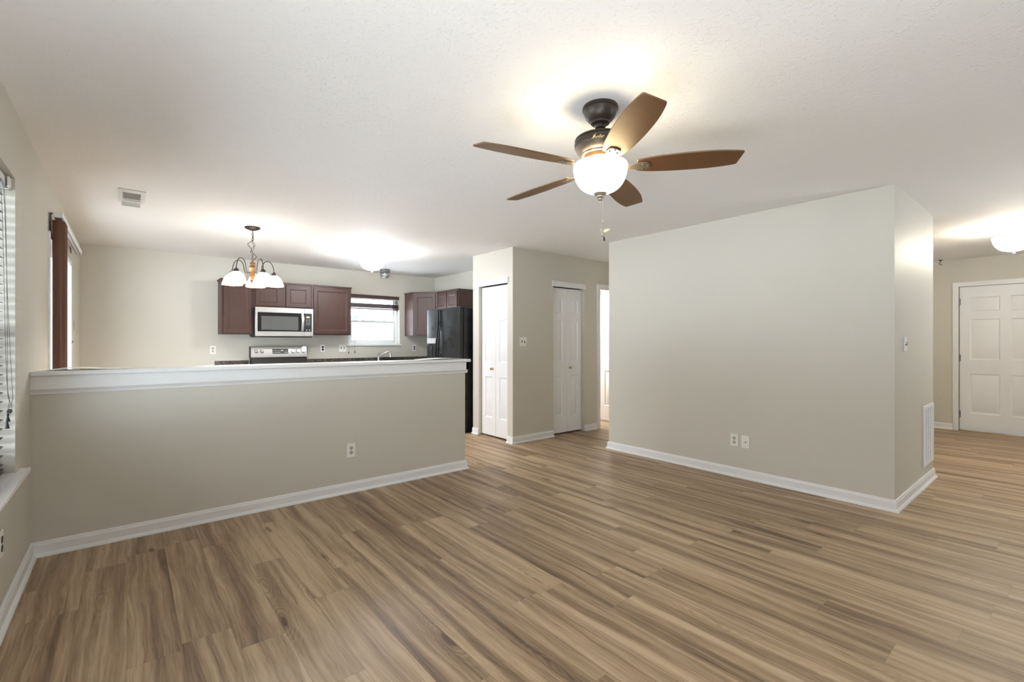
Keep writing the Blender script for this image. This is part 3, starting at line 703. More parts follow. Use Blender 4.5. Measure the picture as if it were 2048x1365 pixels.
# ------------------------------------------------------------------ ceiling fan
FX, FY, FZ = 1.828, 1.531, 2.136
c = (FX, FY, 0); P0 = lambda pr: [(a, b) for a, b in pr]
r = thing('ceiling_fan', (FX, FY, H), 'five-blade brown ceiling fan with a lit glass bowl, living room', 'ceiling fan')
MB().lathe([(0, H), (0.086, H), (0.088, H - 0.006), (0.088, H - 0.016), (0.083, H - 0.020), (0.081, H - 0.030), (0.074, H - 0.052), (0.058, H - 0.070), (0.050, H - 0.075), (0.047, H - 0.078), (0.046, H - 0.084), (0.030, H - 0.090), (0, H - 0.090)], c).build('canopy', M['bronze'], r)
MB().lathe([(0, H - 0.086), (0.026, H - 0.086), (0.030, H - 0.096), (0.024, H - 0.106), (0.0125, H - 0.110), (0.0125, 2.285), (0, 2.285)], c, 28).build('downrod', M['bronze'], r)
hs = MB().lathe([(0, 2.294), (0.030, 2.294), (0.034, 2.290), (0.108, 2.286), (0.122, 2.280), (0.126, 2.272), (0.122, 2.269), (0.125, 2.264), (0.128, 2.252), (0.125, 2.235), (0.115, 2.217), (0.100, 2.203), (0.095, 2.200), (0.097, 2.196), (0.090, 2.191), (0, 2.191)], c, 56).build('motor_housing', M['bronze'], r)
MB().lathe([(0, 2.192), (0.080, 2.192), (0.082, 2.174), (0.078, 2.168), (0.050, 2.166), (0.045, 2.156), (0, 2.156)], c, 40).build('flywheel', M['copper'], r)
MB().lathe([(0, 2.160), (0.036, 2.160), (0.036, 2.146), (0, 2.146)], c, 40).build('switch_cup', M['bronze'], r)
# gold script on the housing, drawn as pen strokes
glyph = [[(0.00, 0.15), (0.10, 0.05), (0.18, 0.30), (0.34, 1.10)], [(0.30, 0.10), (0.46, 0.70), (0.56, 1.20), (0.60, 1.28)], [(0.20, 0.55), (0.42, 0.62), (0.60, 0.68)],
         [(0.62, 0.60), (0.60, 0.20), (0.68, 0.14), (0.80, 0.30), (0.88, 0.60), (0.86, 0.22), (0.94, 0.16)], [(1.02, 0.58), (1.00, 0.16), (1.08, 0.45), (1.18, 0.58), (1.22, 0.48), (1.20, 0.20), (1.28, 0.16)],
         [(1.46, 1.00), (1.38, 0.40), (1.40, 0.18), (1.50, 0.18)], [(1.28, 0.68), (1.42, 0.72), (1.58, 0.76)], [(1.58, 0.36), (1.72, 0.44), (1.72, 0.58), (1.62, 0.56), (1.58, 0.30), (1.66, 0.16), (1.80, 0.24)],
         [(1.90, 0.58), (1.88, 0.16), (1.96, 0.46), (2.08, 0.58), (2.16, 0.54)]]
mb = MB(); a0 = math.atan2(-FY, -FX) - 0.33
for st in glyph:
    q = []
    for x, y in st:
        z = 2.239 + (y - 0.35) * 0.0165; rad = 0.1270 + (z - 2.239) * 0.12
        an = a0 + (x + 0.15 * y) * 0.0275 / 0.127; q.append((FX + rad * math.cos(an), FY + rad * math.sin(an), z))
    mb.tube(q, 0.0011, 5)
tag(mb.build('script_lettering', M['gold'], hs), 'gold script lettering on the motor housing')
def blade(k):
    a = math.radians(21.2 + 72 * k); d = Vector((math.cos(a), math.sin(a), -0.0145 * math.cos(a) - 0.022 * math.sin(a))).normalized(); t = Vector((-math.sin(a), math.cos(a), 0)); pit = math.radians(12)
    tt = t * math.cos(pit) - Vector((0, 0, 1)) * math.sin(pit); nn = d.cross(tt)
    B = Matrix(((d.x, tt.x, nn.x, FX), (d.y, tt.y, nn.y, FY), (d.z, tt.z, nn.z, FZ), (0, 0, 0, 1)))
    edge = []
    up = [(0.175, 0.040), (0.178, 0.046), (0.24, 0.060), (0.32, 0.068), (0.42, 0.072), (0.52, 0.071), (0.59, 0.064), (0.637, 0.055), (0.646, 0.047)]
    lo = [(0.659, -0.040), (0.651, -0.050), (0.59, -0.062), (0.52, -0.070), (0.42, -0.072), (0.32, -0.068), (0.24, -0.060), (0.178, -0.046), (0.175, -0.040)]
    bl = MB(B).prism(smooth(up[1:], 4) + smooth(lo[:-1], 4), -0.0035, 0.0035, 'z').build('blade', M['bladew'], r, 0.002)
    br = MB(B); br.prism([(0.070, 0.020), (0.10, 0.016), (0.15, 0.018), (0.19, 0.032), (0.232, 0.026), (0.240, 0.0), (0.232, -0.026), (0.19, -0.032), (0.15, -0.018), (0.10, -0.016), (0.070, -0.020)], -0.0095, -0.0037, 'z')
    br.prism([(0.06, -0.010), (0.10, -0.0095), (0.12, -0.0065), (0.10, 0.018), (0.06, 0.034)], -0.012, 0.012, 'y')
    for x, y in ((0.205, 0.018), (0.205, -0.018), (0.228, 0.0)): br.lathe([(0, 0), (0.005, 0), (0.004, 0.003), (0, 0.0035)], (x, y, -0.0095), 10, (0, 0, -1))
    br.build('blade_bracket', M['iron'], bl, 0.0015)
for k in range(5): blade(k)
MB().lathe(smooth([(0.126, 2.150), (0.131, 2.149), (0.132, 2.135), (0.130, 2.108), (0.119, 2.072), (0.097, 2.040), (0.064, 2.019), (0.030, 2.010), (0.010, 2.009), (0.010, 2.013), (0.030, 2.014), (0.062, 2.023), (0.094, 2.044), (0.115, 2.075), (0.126, 2.108), (0.128, 2.135), (0.126, 2.150)], 4), c, 64).build('glass_bowl', M['lit_warm'], r)
MB().lathe([(0.0115, 2.160), (0.0115, 2.004), (0, 2.004)], c, 16).build('bowl_rod', M['nickel'], r)
MB().lathe([(0, 2.010), (0.032, 2.012), (0.034, 2.008), (0.030, 2.002), (0.018, 1.994), (0.020, 1.990), (0.016, 1.984), (0.010, 1.980), (0.012, 1.977), (0.006, 1.972), (0, 1.971)], c, 28).build('finial', M['nickel'], r)
MB().tube([(FX - 0.002, FY, 1.974), (FX - 0.002, FY, 1.930)], 0.0010, 6).build('pull_chain', M['nickel'], r)
cx, cy = FX + 0.004, FY - 0.013
mb = MB().tube([(cx, cy, 2.005), (cx, cy, 1.83)], 0.0007, 5)
for k in range(36): mb.lathe([(0, -0.0015), (0.0013, -0.0007), (0.0013, 0.0007), (0, 0.0015)], (cx, cy, 2.003 - 0.0035 * k), 6)
mb.lathe([(0, 0), (0.0025, 0.001), (0.003, 0.010), (0.002, 0.014), (0, 0.015)], (cx, cy, 1.880), 10, (0, 0, -1))
ch = mb.build('pull_chain', M['nickel'], r)
# hummingbird pull, facing screen left
bx = Vector((math.cos(YAW), -math.sin(YAW), 0)); bz = Vector((0, 0, 1)); bo = Vector((cx, cy, 1.812))
bp = lambda a, b: bo + bx * a + bz * b
mb = MB().mat(0); mb.tube([bp(-0.020, 0.014), bp(-0.016, 0.0145), bp(-0.012, 0.013), bp(-0.008, 0.011), bp(-0.005, 0.006), bp(-0.002, -0.002), bp(0.001, -0.012), bp(0.004, -0.022)], [0.0006, 0.0010, 0.0030, 0.0048, 0.0045, 0.0068, 0.0066, 0.0036], 12)
mb.mat(2).tube([bp(0.003, -0.018), bp(0.005, -0.026), bp(0.0065, -0.036), bp(0.007, -0.043)], [0.0030, 0.0042, 0.0056, 0.0040], 10)
mb.tube([bp(-0.002, -0.016), bp(-0.004, -0.020)], [0.002, 0.0035], 8)
by = bx.cross(bz)
for s in (1, -1):
    wp = [(0.0, 0.004), (0.006, 0.012), (0.018, 0.0155), (0.030, 0.014), (0.036, 0.0125), (0.026, 0.005), (0.014, -0.001), (0.004, -0.003)]
    V = [bp(a, b) + by * s * (0.004 + a * (0.35 if s > 0 else 0.9)) for a, b in wp]; V2 = [v + by * s * 0.0016 for v in V]; n = len(V)
    mb.mat(1).add(V + V2, [tuple(range(n)), tuple(range(n, 2 * n))[::-1]] + [(i, (i + 1) % n, n + (i + 1) % n, n + i) for i in range(n)])
tag(mb.build('bird_pendant', [M['birdbody'], M['birdwing'], M['dark']], ch), 'hummingbird-shaped pull with pale green wings')
for dx, dy in ((0.045, -0.02), (-0.03, 0.04)): point('fan_bulb', (FX + dx, FY + dy, 2.07), 1.6, (1.0, 0.92, 0.80), 0.025)

# ------------------------------------------------------------------ semi-flush lights, jar light
def semiflush(x, y, label, lit, power, col):
    r = thing('ceiling_light', (x, y, H), label, 'ceiling light', 'bowl-shaped ceiling lights'); c = (x, y, 0)
    MB().lathe([(0, H), (0.088, H), (0.090, H - 0.006), (0.080, H - 0.012), (0.050, H - 0.018), (0.014, H - 0.024), (0, H - 0.024)], c).build('canopy', M['nickel'], r)
    MB().lathe([(0, H - 0.02), (0.010, H - 0.022), (0.015, H - 0.032), (0.009, H - 0.042), (0.015, H - 0.052), (0.009, H - 0.062), (0.014, H - 0.072), (0.008, H - 0.082), (0.006, H - 0.10), (0.006, 2.185), (0, 2.185)], c, 20).build('stem', M['nickel'], r)
    MB().lathe([(0.160, 2.347), (0.166, 2.346), (0.167, 2.338), (0.161, 2.337), (0.160, 2.347)], c, 56).build('rim_band', M['nickel'], r)
    MB().lathe(smooth([(0.154, 2.341), (0.161, 2.341), (0.160, 2.320), (0.150, 2.280), (0.128, 2.238), (0.095, 2.208), (0.052, 2.192), (0.010, 2.189), (0.010, 2.193), (0.050, 2.196), (0.092, 2.212), (0.124, 2.241), (0.145, 2.281), (0.154, 2.320), (0.154, 2.341)], 4), c, 64).build('glass_bowl', lit, r)
    MB().lathe([(0, 2.193), (0.014, 2.192), (0.016, 2.187), (0.008, 2.182), (0.007, 2.176), (0.011, 2.168), (0.008, 2.160), (0, 2.156)], c, 20).build('finial', M['nickel'], r)
    point('ceiling_bulb', (x + 0.05, y, 2.29), power, col, 0.03); point('ceiling_bulb', (x - 0.05, y, 2.29), power, col, 0.03)
semiflush(2.45, 5.84, 'bright white glass bowl ceiling light in the kitchen', M['lit_cool'], 2, (1.0, 0.95, 0.88))
semiflush(6.98, 0.445, 'warm glass bowl ceiling light near the front door', M['lit_foyer'], 2.5, (1.0, 0.85, 0.62))
r = thing('jar_light', (3.265, 7.252, H), 'unlit clear jar ceiling light above the kitchen window', 'ceiling light'); c = (3.265, 7.252, 0)
MB().lathe([(0, H), (0.078, H), (0.080, H - 0.005), (0.080, H - 0.040), (0.074, H - 0.045), (0, H - 0.045)], c).build('light_base', M['gray_metal'], r)
MB().lathe([(0.070, H - 0.040), (0.074, H - 0.050), (0.079, H - 0.075), (0.074, H - 0.105), (0.055, H - 0.128), (0.025, H - 0.138), (0, H - 0.140)], c).build('glass_jar', M['clear'], r)
MB().lathe([(0, H - 0.045), (0.014, H - 0.045), (0.014, H - 0.062), (0.024, H - 0.080), (0.026, H - 0.095), (0.016, H - 0.112), (0, H - 0.116)], c, 24).build('bulb', M['plate'], r)

# ------------------------------------------------------------------ chandelier
CX, CY = 0.997, 5.413
r = thing('chandelier', (CX, CY, H), 'five-arm copper chandelier with lit bell glass shades over the kitchen', 'chandelier'); c = (CX, CY, 0)
MB().lathe([(0, H), (0.070, H), (0.074, H - 0.006), (0.066, H - 0.016), (0.030, H - 0.030), (0.012, H - 0.036), (0, H - 0.036)], c).build('canopy', M['bronze'], r)
mb = MB(); nz = 12; z0, z1 = H - 0.036, 2.100
for k in range(nz):
    z = z0 + (z1 - z0) * (k + 0.5) / nz; hl = (z0 - z1) / nz * 0.66; q = []
    off = (0.016 * math.sin((k - 4) * 1.1) if 4 <= k <= 8 else 0.0)
    for j in range(14):
        a = 2 * PI * j / 14; u = 0.0075 * math.cos(a); v = hl * math.sin(a)
        q.append((CX + off + (u if k % 2 else 0), CY + (0 if k % 2 else u), z + v))
    mb.tube(q, 0.0018, 6, True)
mb.build('chain', M['bronze'], r)
q = []
for k in range(40):
    t = k / 39; z = z0 + (z1 - z0) * t; amp = 0.042 * math.exp(-((t - 0.52) / 0.16) ** 2)
    q.append((CX - amp * (1 if t < 0.62 else -0.6) + 0.006 * math.sin(9 * t), CY + 0.006 * math.cos(9 * t), z))
for k in range(40):
    t = k / 39; q[k] = (CX - 0.040 * math.exp(-((t - 0.47) / 0.10) ** 2) + 0.032 * math.exp(-((t - 0.86) / 0.09) ** 2) + 0.006 * math.sin(8 * t), CY + 0.007 * math.cos(9 * t), z0 + (z1 - z0) * t)
MB().tube(q, 0.0026, 7).build('supply_cord', M['bronze'], r)
MB().lathe([(0, 2.108), (0.006, 2.106), (0.008, 2.090), (0.020, 2.083), (0.026, 2.070), (0.027, 2.056), (0.022, 2.050), (0.028, 2.044), (0.030, 2.030), (0.036, 2.022), (0.034, 2.014), (0.032, 2.010), (0.031, 1.950), (0.034, 1.942), (0.034, 1.925), (0.026, 1.915), (0.022, 1.900), (0.026, 1.890), (0.020, 1.878), (0.008, 1.870), (0.010, 1.862), (0, 1.856)], c, 32).build('column', M['copper'], r)
th0 = math.atan2(CY, CX) - math.radians(8)
for k in range(5):
    a = th0 + 2 * PI * k / 5; d = Vector((math.cos(a), math.sin(a), 0)); o = Vector((CX, CY, 0)); R_ = 0.202
    q = [o + d * rr + Vector((0, 0, z)) for rr, z in ((0.028, 1.975), (0.060, 1.968), (0.078, 1.985), (0.085, 2.020), (0.092, 2.055), (0.110, 2.088), (0.135, 2.102), (0.164, 2.096), (0.183, 2.072), (0.195, 2.040), (0.200, 2.010), (0.202, 1.985))]
    arm = MB().tube(smooth(q, 4), 0.0044, 10); arm.lathe([(0, 1.999), (0.009, 1.996), (0.010, 1.990), (0.020, 1.984), (0.026, 1.976), (0.027, 1.956), (0.022, 1.950), (0, 1.950)], tuple(o + d * R_), 24)
    arm = arm.build('arm', M['bronze'], r)
    sc_ = tuple(o + d * R_)
    MB().lathe(smooth([(0.026, 1.958), (0.042, 1.950), (0.062, 1.931), (0.076, 1.905), (0.086, 1.876), (0.092, 1.860), (0.096, 1.852), (0.093, 1.852), (0.089, 1.860), (0.083, 1.876), (0.073, 1.904), (0.059, 1.929), (0.040, 1.947), (0.024, 1.955)], 3), sc_, 40).build('glass_shade', M['lit_shade'], arm)
    MB().lathe([(0.093, 1.853), (0.0975, 1.854), (0.098, 1.848), (0.094, 1.846), (0.093, 1.853)], sc_, 40).build('shade_rim', M['copper'], arm)
    MB().lathe([(0, 1.950), (0.012, 1.948), (0.014, 1.930), (0.026, 1.905), (0.029, 1.890), (0.022, 1.872), (0, 1.862)], sc_, 20).build('bulb', M['bulb'], arm)

# ------------------------------------------------------------------ kitchen cabinets
def cab_door(o, u, n, w, h, parent):
    return panelled(w, h, 0.019, [(0.052, w - 0.052, 0.052, h - 0.052)], 'cabinet_door', M['cab'], parent, frame(o, u, n), CAB_RINGS, 0.002)
def crown(mb, x0, x1, y0, y1, z): mb.box(x0, x1, y0, y1, z - 0.002, z + 0.016)
ZB, ZT = 1.365, 2.100
def upper(x0, x1, z0, doors, label):
    r = thing('wall_cabinet', ((x0 + x1) / 2, 7.465, z0), label, 'cabinet', 'brown kitchen wall cabinets')
    mb = MB().box(x0, x1, 7.312, YK, z0, ZT); crown(mb, x0 - (0.012 if x0 < 1 else 0), x1 + (0.012 if x1 > 2.6 else 0), 7.298, YK, ZT); mb.build('carcass', M['cab'], r, 0.002)
    n = len(doors)
    for a, b in doors: cab_door((a, 7.292, z0 + 0.018), (1, 0, 0), S, b - a, ZT - z0 - 0.040, r)
upper(0.975, 1.360, ZB, [(1.000, 1.335)], 'tall brown wall cabinet left of the microwave behind the chandelier')
upper(1.362, 2.128, 1.748, [(1.385, 1.715), (1.775, 2.105)], 'short two-door brown wall cabinet above the microwave')
upper(2.130, 2.725, ZB, [(2.158, 2.705)], 'wide brown wall cabinet between microwave and kitchen window')
r = thing('corner_cabinet', (4.1, 7.3, ZB), 'diagonal brown corner wall cabinet right of the kitchen window', 'cabinet')
poly = [(3.80, YK), (3.80, 7.312), (4.102, 7.010), (XK, 7.010), (XK, YK)]
mb = MB().prism(poly, ZB, ZT, 'z'); mb.prism([(3.788, YK), (3.788, 7.305), (4.095, 6.998), (XK, 6.998), (XK, YK)], ZT - 0.002, ZT + 0.016, 'z'); mb.build('carcass', M['cab'], r, 0.002)
u = Vector((1, -1, 0)).normalized(); n = Vector((-1, -1, 0)).normalized()
cab_door(Vector((3.80, 7.312, ZB + 0.018)) + u * 0.030 + n * 0.020, u, n, 0.367, ZT - ZB - 0.040, r)
r = thing('fridge_cabinet', (4.25, 6.68, 1.735), 'short two-door brown cabinet above the black refrigerator', 'cabinet')
mb = MB().box(4.102, XK, 6.345, 6.996, 1.790, ZT); crown(mb, 4.088, XK, 6.333, 6.996, ZT); mb.build('carcass', M['cab'], r, 0.002)
for a in (6.985, 6.665): cab_door((4.082, a, 1.806), (0, -1, 0), W_, 0.298, ZT - 1.806 - 0.022, r)

# base cabinets, counters
def base_cab(x0, x1, y0, y1, face, doors, label):
    r = thing('base_cabinet', ((x0 + x1) / 2, (y0 + y1) / 2, 0), label, 'cabinet', 'brown kitchen base cabinets')
    MB().box(x0, x1, y0, y1, 0.10, 0.868).box(x0, x1, y0 + 0.06, y1, 0.0, 0.10).build('carcass', M['cab'], r, 0.002)
    for a, b in doors:
        cab_door((a, y0 - 0.020, 0.12), (1, 0, 0), S, b - a, 0.57, r)
        panelled(b - a, 0.145, 0.019, [(0.03, b - a - 0.03, 0.03, 0.115)], 'drawer_front', M['cab'], r, frame((a, y0 - 0.020, 0.705), (1, 0, 0), S), CAB_RINGS, 0.002)
base_cab(0.96, 1.345, 7.01, YK - 0.002, None, [(0.985, 1.325)], 'brown base cabinet left of the range')
base_cab(2.135, 3.78, 7.01, YK - 0.002, None, [(2.16, 2.66), (2.70, 3.20), (3.24, 3.74)], 'long brown base cabinet under the sink')
def counter(name, label, x0, x1, ret=None):
    r = thing(name, ((x0 + x1) / 2, 7.3, 0.87), label, 'countertop', 'speckled kitchen countertops')
    poly = [(x0, 6.985), (x1, 6.985), (x1, YK), (x0, YK)] if not ret else [(x0, 6.985), (3.76, 6.985), (3.76, ret), (x1, ret), (x1, YK), (x0, YK)]
    MB().prism(poly, 0.870, 0.910, 'z').build('slab', M['granite'], r, 0.004)
    mb = MB().box(x0, x1, YK - 0.020, YK, 0.910, 0.996)
    if ret: mb.box(XK - 0.02, XK, ret, YK - 0.02, 0.910, 0.996)
    mb.build('backsplash', M['granite'], r, 0.002)
counter('countertop', 'dark speckled countertop piece left of the range', 0.936, 1.350)
counter('countertop', 'long dark speckled countertop running under the kitchen window', 2.130, XK, 6.33)
r = thing('corner_base_cabinet', (4.1, 6.9, 0), 'brown base cabinet in the corner by the refrigerator', 'cabinet')
MB().box(3.785, XK - 0.002, 6.335, YK - 0.002, 0.0, 0.868).build('carcass', M['cab'], r, 0.002)

# faucet and sink
r = thing('kitchen_faucet', (3.27, 7.52, 0.91), 'chrome arched faucet at the sink under the kitchen window', 'faucet')
MB().box(3.13, 3.41, 7.495, 7.545, 0.910, 0.918).lathe([(0, 0.918), (0.026, 0.918), (0.022, 0.935), (0.018, 0.965), (0.018, 1.0), (0, 1.004)], (3.27, 7.52, 0), 20).build('faucet_base', M['chrome'], r, 0.002)
q = [(3.275, 7.52, 0.985), (3.300, 7.515, 1.015), (3.34, 7.50, 1.050), (3.38, 7.485, 1.076), (3.42, 7.470, 1.090), (3.445, 7.462, 1.086), (3.455, 7.458, 1.065), (3.457, 7.457, 1.030), (3.457, 7.457, 1.000)]
MB().tube(q, [0.014, 0.014, 0.0135, 0.013, 0.0125, 0.012, 0.013, 0.016, 0.016], 12).build('spout', M['chrome'], r)
MB().tube([(3.265, 7.52, 1.0), (3.262, 7.52, 1.03), (3.268, 7.515, 1.058), (3.285, 7.505, 1.072)], [0.014, 0.012, 0.010, 0.008], 10).build('lever', M['chrome'], r)
r = thing('kitchen_sink', (3.25, 7.26, 0.91), 'stainless sink set into the counter under the window', 'sink')
mb = MB()
for p in ((2.90, 3.60, 7.05, 7.08), (2.90, 3.60, 7.42, 7.46), (2.90, 2.93, 7.08, 7.42), (3.57, 3.60, 7.08, 7.42)): mb.box(*p, 0.910, 0.915)
mb.build('rim', M['steel'], r, 0.002); MB().box(2.93, 3.57, 7.08, 7.42, 0.9101, 0.9112).build('basin_floor', M['gray_metal'], r)

# range
r = thing('range', (1.74, 7.28, 0), 'stainless electric range with black cooktop, below the microwave', 'range')
x0, x1 = 1.358, 2.118
MB().box(x0, x1, 6.99, 7.60, 0.06, 0.900).box(x0 + 0.03, x1 - 0.03, 7.03, 7.58, 0.0, 0.06).build('body', M['steel'], r, 0.003)
MB().box(x0 - 0.002, x1 + 0.002, 6.975, 7.50, 0.900, 0.914).build('cooktop', M['blackglass'], r, 0.003)
MB().box(x0 + 0.01, x1 - 0.01, 6.955, 6.99, 0.26, 0.80).build('oven_door', M['steel'], r, 0.004)
MB().box(x0 + 0.10, x1 - 0.10, 6.950, 6.956, 0.36, 0.66).build('oven_window', M['blackglass'], r)
MB().tube([(x0 + 0.06, 6.915, 0.745), (x1 - 0.06, 6.915, 0.745)], 0.011, 12).cyl((x0 + 0.08, 6.915, 0.745), (x0 + 0.08, 6.958, 0.745), 0.008, 10).cyl((x1 - 0.08, 6.915, 0.745), (x1 - 0.08, 6.958, 0.745), 0.008, 10).build('oven_handle', M['chrome'], r)
MB().box(x0 + 0.01, x1 - 0.01, 6.955, 6.99, 0.07, 0.24).build('storage_drawer', M['steel'], r, 0.004)
MB().prism([(7.485, 0.914), (7.495, 1.035), (7.60, 1.035), (7.60, 0.914)], x0 + 0.005, x1 - 0.005, 'x').build('backguard_foot', M['dark'], r)
bgd = MB().prism([(7.470, 1.035), (7.468, 1.042), (7.515, 1.190), (7.530, 1.196), (7.60, 1.196), (7.60, 1.035)], x0, x1, 'x').build('backguard', M['steel'], r, 0.002)
MB().box(x0 - 0.004, x0, 7.485, 7.60, 1.03, 1.192).box(x1, x1 + 0.004, 7.485, 7.60, 1.03, 1.192).build('end_cap', M['dark'], bgd)
nb = Vector((0, -0.953, 0.303)); zb_ = nb.cross(Vector((1, 0, 0))); ub = Vector((1, 0, 0))
def onbg(x, s): return Vector((x, 7.468, 1.042)) + Vector((0, 0.303, 0.953)) * s
FB = lambda p: Matrix(((1, 0, 0, p.x), (0, 0.953, 0.303, p.y), (0, -0.303, 0.953, p.z), (0, 0, 0, 1)))
pnl = MB(FB(onbg(1.745, 0.083))).box(-0.107, 0.107, -0.004, 0.002, -0.037, 0.037).build('display_panel', M['dark'], bgd, 0.004)
mb = MB(FB(onbg(1.745, 0.083)))
for i in range(4):
    for k in range(2): mb.box(-0.095 + 0.024 * i, -0.083 + 0.024 * i, -0.0048, -0.004, -0.020 + 0.028 * k, -0.013 + 0.028 * k)
for i in range(2):
    for k in range(2): mb.box(0.060 + 0.022 * i, 0.072 + 0.022 * i, -0.0048, -0.004, -0.020 + 0.028 * k, -0.013 + 0.028 * k)
for i in range(3): mb.box(0.004 + 0.013 * i, 0.013 + 0.013 * i, -0.0048, -0.004, 0.004, 0.022)
mb.build('button_print', M['legend'], pnl)
for x in (1.425, 1.500, 1.918, 1.990, 2.058):
    kn = MB(FB(onbg(x, 0.083))).lathe([(0, 0), (0.027, 0), (0.027, 0.004), (0.023, 0.008), (0.022, 0.026), (0.018, 0.030), (0, 0.030)], (0, 0, 0), 28, (0, -1, 0)).build('control_knob', M['chrome'], bgd)
    MB(FB(onbg(x, 0.083))).box(-0.004, 0.004, -0.037, -0.029, -0.020, 0.020).build('grip', M['nickel'], kn, 0.002)

# microwave
r = thing('microwave', (1.745, 7.4, 1.335), 'stainless over-range microwave between the brown wall cabinets', 'microwave')
x0, x1, z0, z1, yf = 1.362, 2.128, 1.333, 1.745, 7.225
MB().box(x0, x1, yf + 0.02, YK, z0 + 0.012, z1).box(x0 + 0.01, x1 - 0.01, yf + 0.015, YK - 0.02, z0 - 0.006, z0 + 0.012).build('body', M['dark'], r, 0.002)
xd = 2.005
dr = MB()
for (p, q, s, t) in ((x0, x0 + 0.030, z0 + 0.008, z1), (x0 + 0.030, xd, z1 - 0.072, z1), (x0 + 0.030, xd, z0 + 0.008, z0 + 0.075)): dr.box(p, q, yf - 0.012, yf + 0.02, s, t)
dr = dr.build('door', M['steel'], r, 0.003)
wn = MB().box(x0 + 0.030, xd, yf - 0.008, yf + 0.015, z0 + 0.075, z1 - 0.072).build('window', M['blackglass'], dr)
MB().box(x0 + 0.075, xd - 0.085, yf - 0.0086, yf - 0.008, z0 + 0.098, z1 - 0.122).build('screen', M['graymesh'], wn)
hz = [z0 + 0.085 + 0.255 * k / 10 for k in range(11)]
mb = MB(); A = []
for k, z in enumerate(hz):
    t = k / 10 * 2 - 1; A.append((yf - 0.014 - 0.030 * (1 - t * t), z))
mb.prism(A + [(y + 0.010, z) for y, z in A[::-1]], xd - 0.046, xd - 0.012, 'x'); mb.build('handle', M['steel'], dr, 0.003)
MB().box(xd - 0.30, xd - 0.22, yf - 0.0126, yf - 0.012, z1 - 0.038, z1 - 0.032).build('badge', M['legend'], dr)
cp = MB()
for (p, q, s, t) in ((xd + 0.002, x1, z1 - 0.072, z1), (xd + 0.002, x1, z0 + 0.008, z0 + 0.075), (x1 - 0.022, x1, z0 + 0.075, z1 - 0.072)): cp.box(p, q, yf - 0.012, yf + 0.02, s, t)
cp = cp.build('control_panel', M['steel'], r, 0.003)
kp = MB().box(xd + 0.002, x1 - 0.022, yf - 0.011, yf + 0.015, z0 + 0.075, z1 - 0.072).build('keypad', M['dark'], cp)
MB().box(xd + 0.024, xd + 0.072, yf - 0.0120, yf - 0.011, z1 - 0.135, z1 - 0.113).build('display', M['amber'], kp)
mb = MB()
for i in range(3):
    for k in range(5): mb.box(xd + 0.022 + 0.022 * i, xd + 0.030 + 0.022 * i, yf - 0.0116, yf - 0.011, z1 - 0.165 - 0.019 * k, z1 - 0.157 - 0.019 * k)
for i in range(2): mb.box(xd + 0.022 + 0.040 * i, xd + 0.038 + 0.040 * i, yf - 0.0116, yf - 0.011, z0 + 0.095, z0 + 0.105)
mb.build('button_print', M['legend'], kp)

# refrigerator
r = thing('refrigerator', (3.95, 5.85, 0), 'black side-by-side refrigerator between the counter and pantry', 'refrigerator')
fx, fs, fn, ft = 3.500, 5.405, 6.300, 1.742
MB().box(fx + 0.085, 4.36, fs + 0.004, fn - 0.004, 0.02, ft - 0.012).box(fx + 0.10, 4.34, fs + 0.02, fn - 0.02, 0.0, 0.02).build('body', M['black'], r, 0.004)
MB().box(fx + 0.066, fx + 0.085, fs + 0.014, fn - 0.014, 0.06, ft - 0.018).build('gasket', M['rubber'], r)
MB().box(fx + 0.04, fx + 0.16, fs + 0.02, fs + 0.10, ft - 0.012, ft + 0.012).box(fx + 0.04, fx + 0.16, fn - 0.10, fn - 0.02, ft - 0.012, ft + 0.012).build('hinge_cover', M['dark'], r, 0.004)
MB().box(fx + 0.06, fx + 0.09, fs + 0.01, fn - 0.01, 0.015, 0.055).build('toe_grille', M['dark'], r)
ys = 5.925
def fdoor(y0, y1):
    q = []
    for k in range(13):
        t = k / 12; q.append((fx + 0.010 - 0.010 * math.sin(PI * t) ** 0.6 if 0 < k < 12 else fx + 0.012, y0 + (y1 - y0) * t))
    return MB().prism(q + [(fx + 0.066, y1), (fx + 0.066, y0)], 0.06, ft, 'z').build('door', M['black'], r, 0.004)
d1 = fdoor(fs, ys - 0.003); d2 = fdoor(ys + 0.003, fn)
for y, d in ((ys - 0.030, d1), (ys + 0.030, d2)):
    q = []
    for k in range(25):
        t = k / 24; z = ft - 0.012 - t * 1.45
        bow = 0.012 + 0.050 * (1 / (1 + math.exp(-(t - 0.30) * 16))) * (1 / (1 + math.exp((t - 0.97) * 30)))
        q.append((fx - bow, z))
    MB().prism(q + [(x + 0.016, z) for x, z in q[::-1]], y - 0.012, y + 0.012, 'y').build('handle', M['black'], d, 0.004)
    MB().box(fx - 0.02, fx + 0.01, y - 0.010, y + 0.010, ft - 0.05, ft - 0.014).box(fx - 0.055, fx + 0.01, y - 0.010, y + 0.010, 0.29, 0.33).build('handle_mount', M['black'], d)
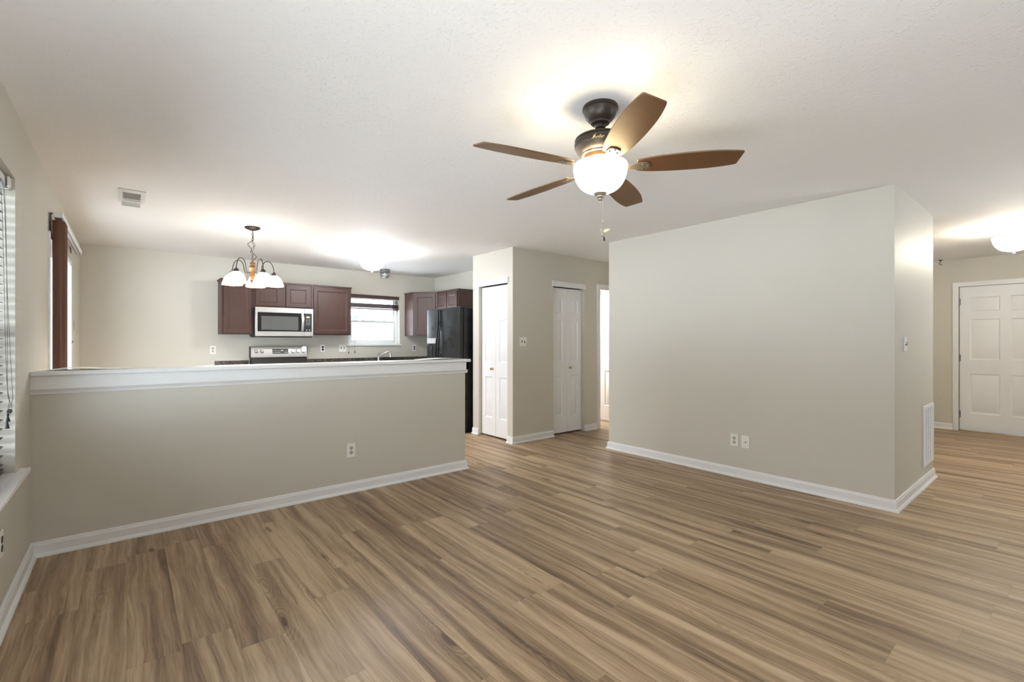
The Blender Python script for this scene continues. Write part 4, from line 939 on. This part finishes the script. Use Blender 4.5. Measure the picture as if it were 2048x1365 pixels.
# ice and water dispenser
yd0, yd1 = 6.005, 6.275
dp = MB().box(fx - 0.006, fx + 0.004, yd0, yd1, 1.235, 1.315).build('dispenser_panel', M['gray'], d2, 0.006)
mb = MB()
for i in range(6): mb.box(fx - 0.0068, fx - 0.006, yd0 + 0.03 + 0.036 * i, yd0 + 0.05 + 0.036 * i, 1.262, 1.270)
mb.build('button_print', M['legend'], dp)
arch = [(yd0, 0.90), (yd1, 0.90), (yd1, 1.16)] + [((yd0 + yd1) / 2 + 0.135 * math.cos(a), 1.16 + 0.072 * math.sin(a)) for a in [PI * k / 12 for k in range(1, 12)]] + [(yd0, 1.16)]
MB().prism(arch, fx - 0.004, fx + 0.003, 'x').build('dispenser_recess', M['rubber'], d2)
MB().box(fx - 0.016, fx - 0.002, 6.10, 6.17, 1.14, 1.20).box(fx - 0.012, fx - 0.002, 6.12, 6.15, 1.04, 1.14).build('dispenser_lever', M['dark'], d2, 0.003)

# ------------------------------------------------------------------ papers on the half-wall cap
def paper(label, x0, x1, y0, y1, hf):
    mb = MB(); n = 16; V = []; 
    for k in range(n + 1):
        t = k / n; x = x0 + (x1 - x0) * t; z = 1.0925 + hf(t)
        V += [(x, y0, z), (x, y1, z), (x, y0, z + 0.0012), (x, y1, z + 0.0012)]
    F = []
    for k in range(n):
        a, b = 4 * k, 4 * k + 4
        F += [(a, a + 1, b + 1, b), (a + 2, b + 2, b + 3, a + 3), (a, b, b + 2, a + 2), (a + 1, a + 3, b + 3, b + 1)]
    F += [(0, 2, 3, 1), (4 * n, 4 * n + 1, 4 * n + 3, 4 * n + 2)]
    mb.add(V, F); return tag(mb.build('paper_sheet', M['paper']), label, 'paper', 'white papers on the half-wall cap')
paper('curled white paper sheet on the half-wall cap below the vertical blind', -0.40, 0.02, 3.905, 4.06, lambda t: 0.012 * math.sin(PI * min(1, t * 1.3)) ** 2 + 0.001)
paper('bowed white paper sheet at the open end of the half-wall cap', 2.12, 2.60, 3.905, 4.07, lambda t: 0.010 * math.sin(PI * t) + 0.001)

# ------------------------------------------------------------------ lamp of the side room (fixture out of sight), outdoors
point('side_room_bulb', (5.45, 5.4, 1.9), 75, (1.0, 0.98, 0.95), 0.08)
struct(MB().box(-4.6, -0.60, 3.9, 7.7, -0.22, -0.06).build('ground', plain('weathered_deck_boards', (0.22, 0.20, 0.18), 0.8, 0, 0.1, 3), smooth=False), 'weathered deck outside the sliding glass door', 'ground')  # added slab, out of view, that cuts upward glow through the slider
r = thing('house', (24.4, 60.0, -0.4), 'pale neighbouring house with a gabled roof, outside the kitchen window', 'house')
MB().prism([(20.7, -0.4), (28.1, -0.4), (28.1, 2.9), (24.4, 4.7), (20.7, 2.9)], 60.0, 72.0, 'y').build('wall', M['siding'], r)
MB().prism([(20.2, 2.62), (24.4, 4.66), (28.6, 2.62), (28.6, 2.84), (24.4, 4.90), (20.2, 2.84)], 59.9, 72.1, 'y').build('roof', M['shingle'], r)
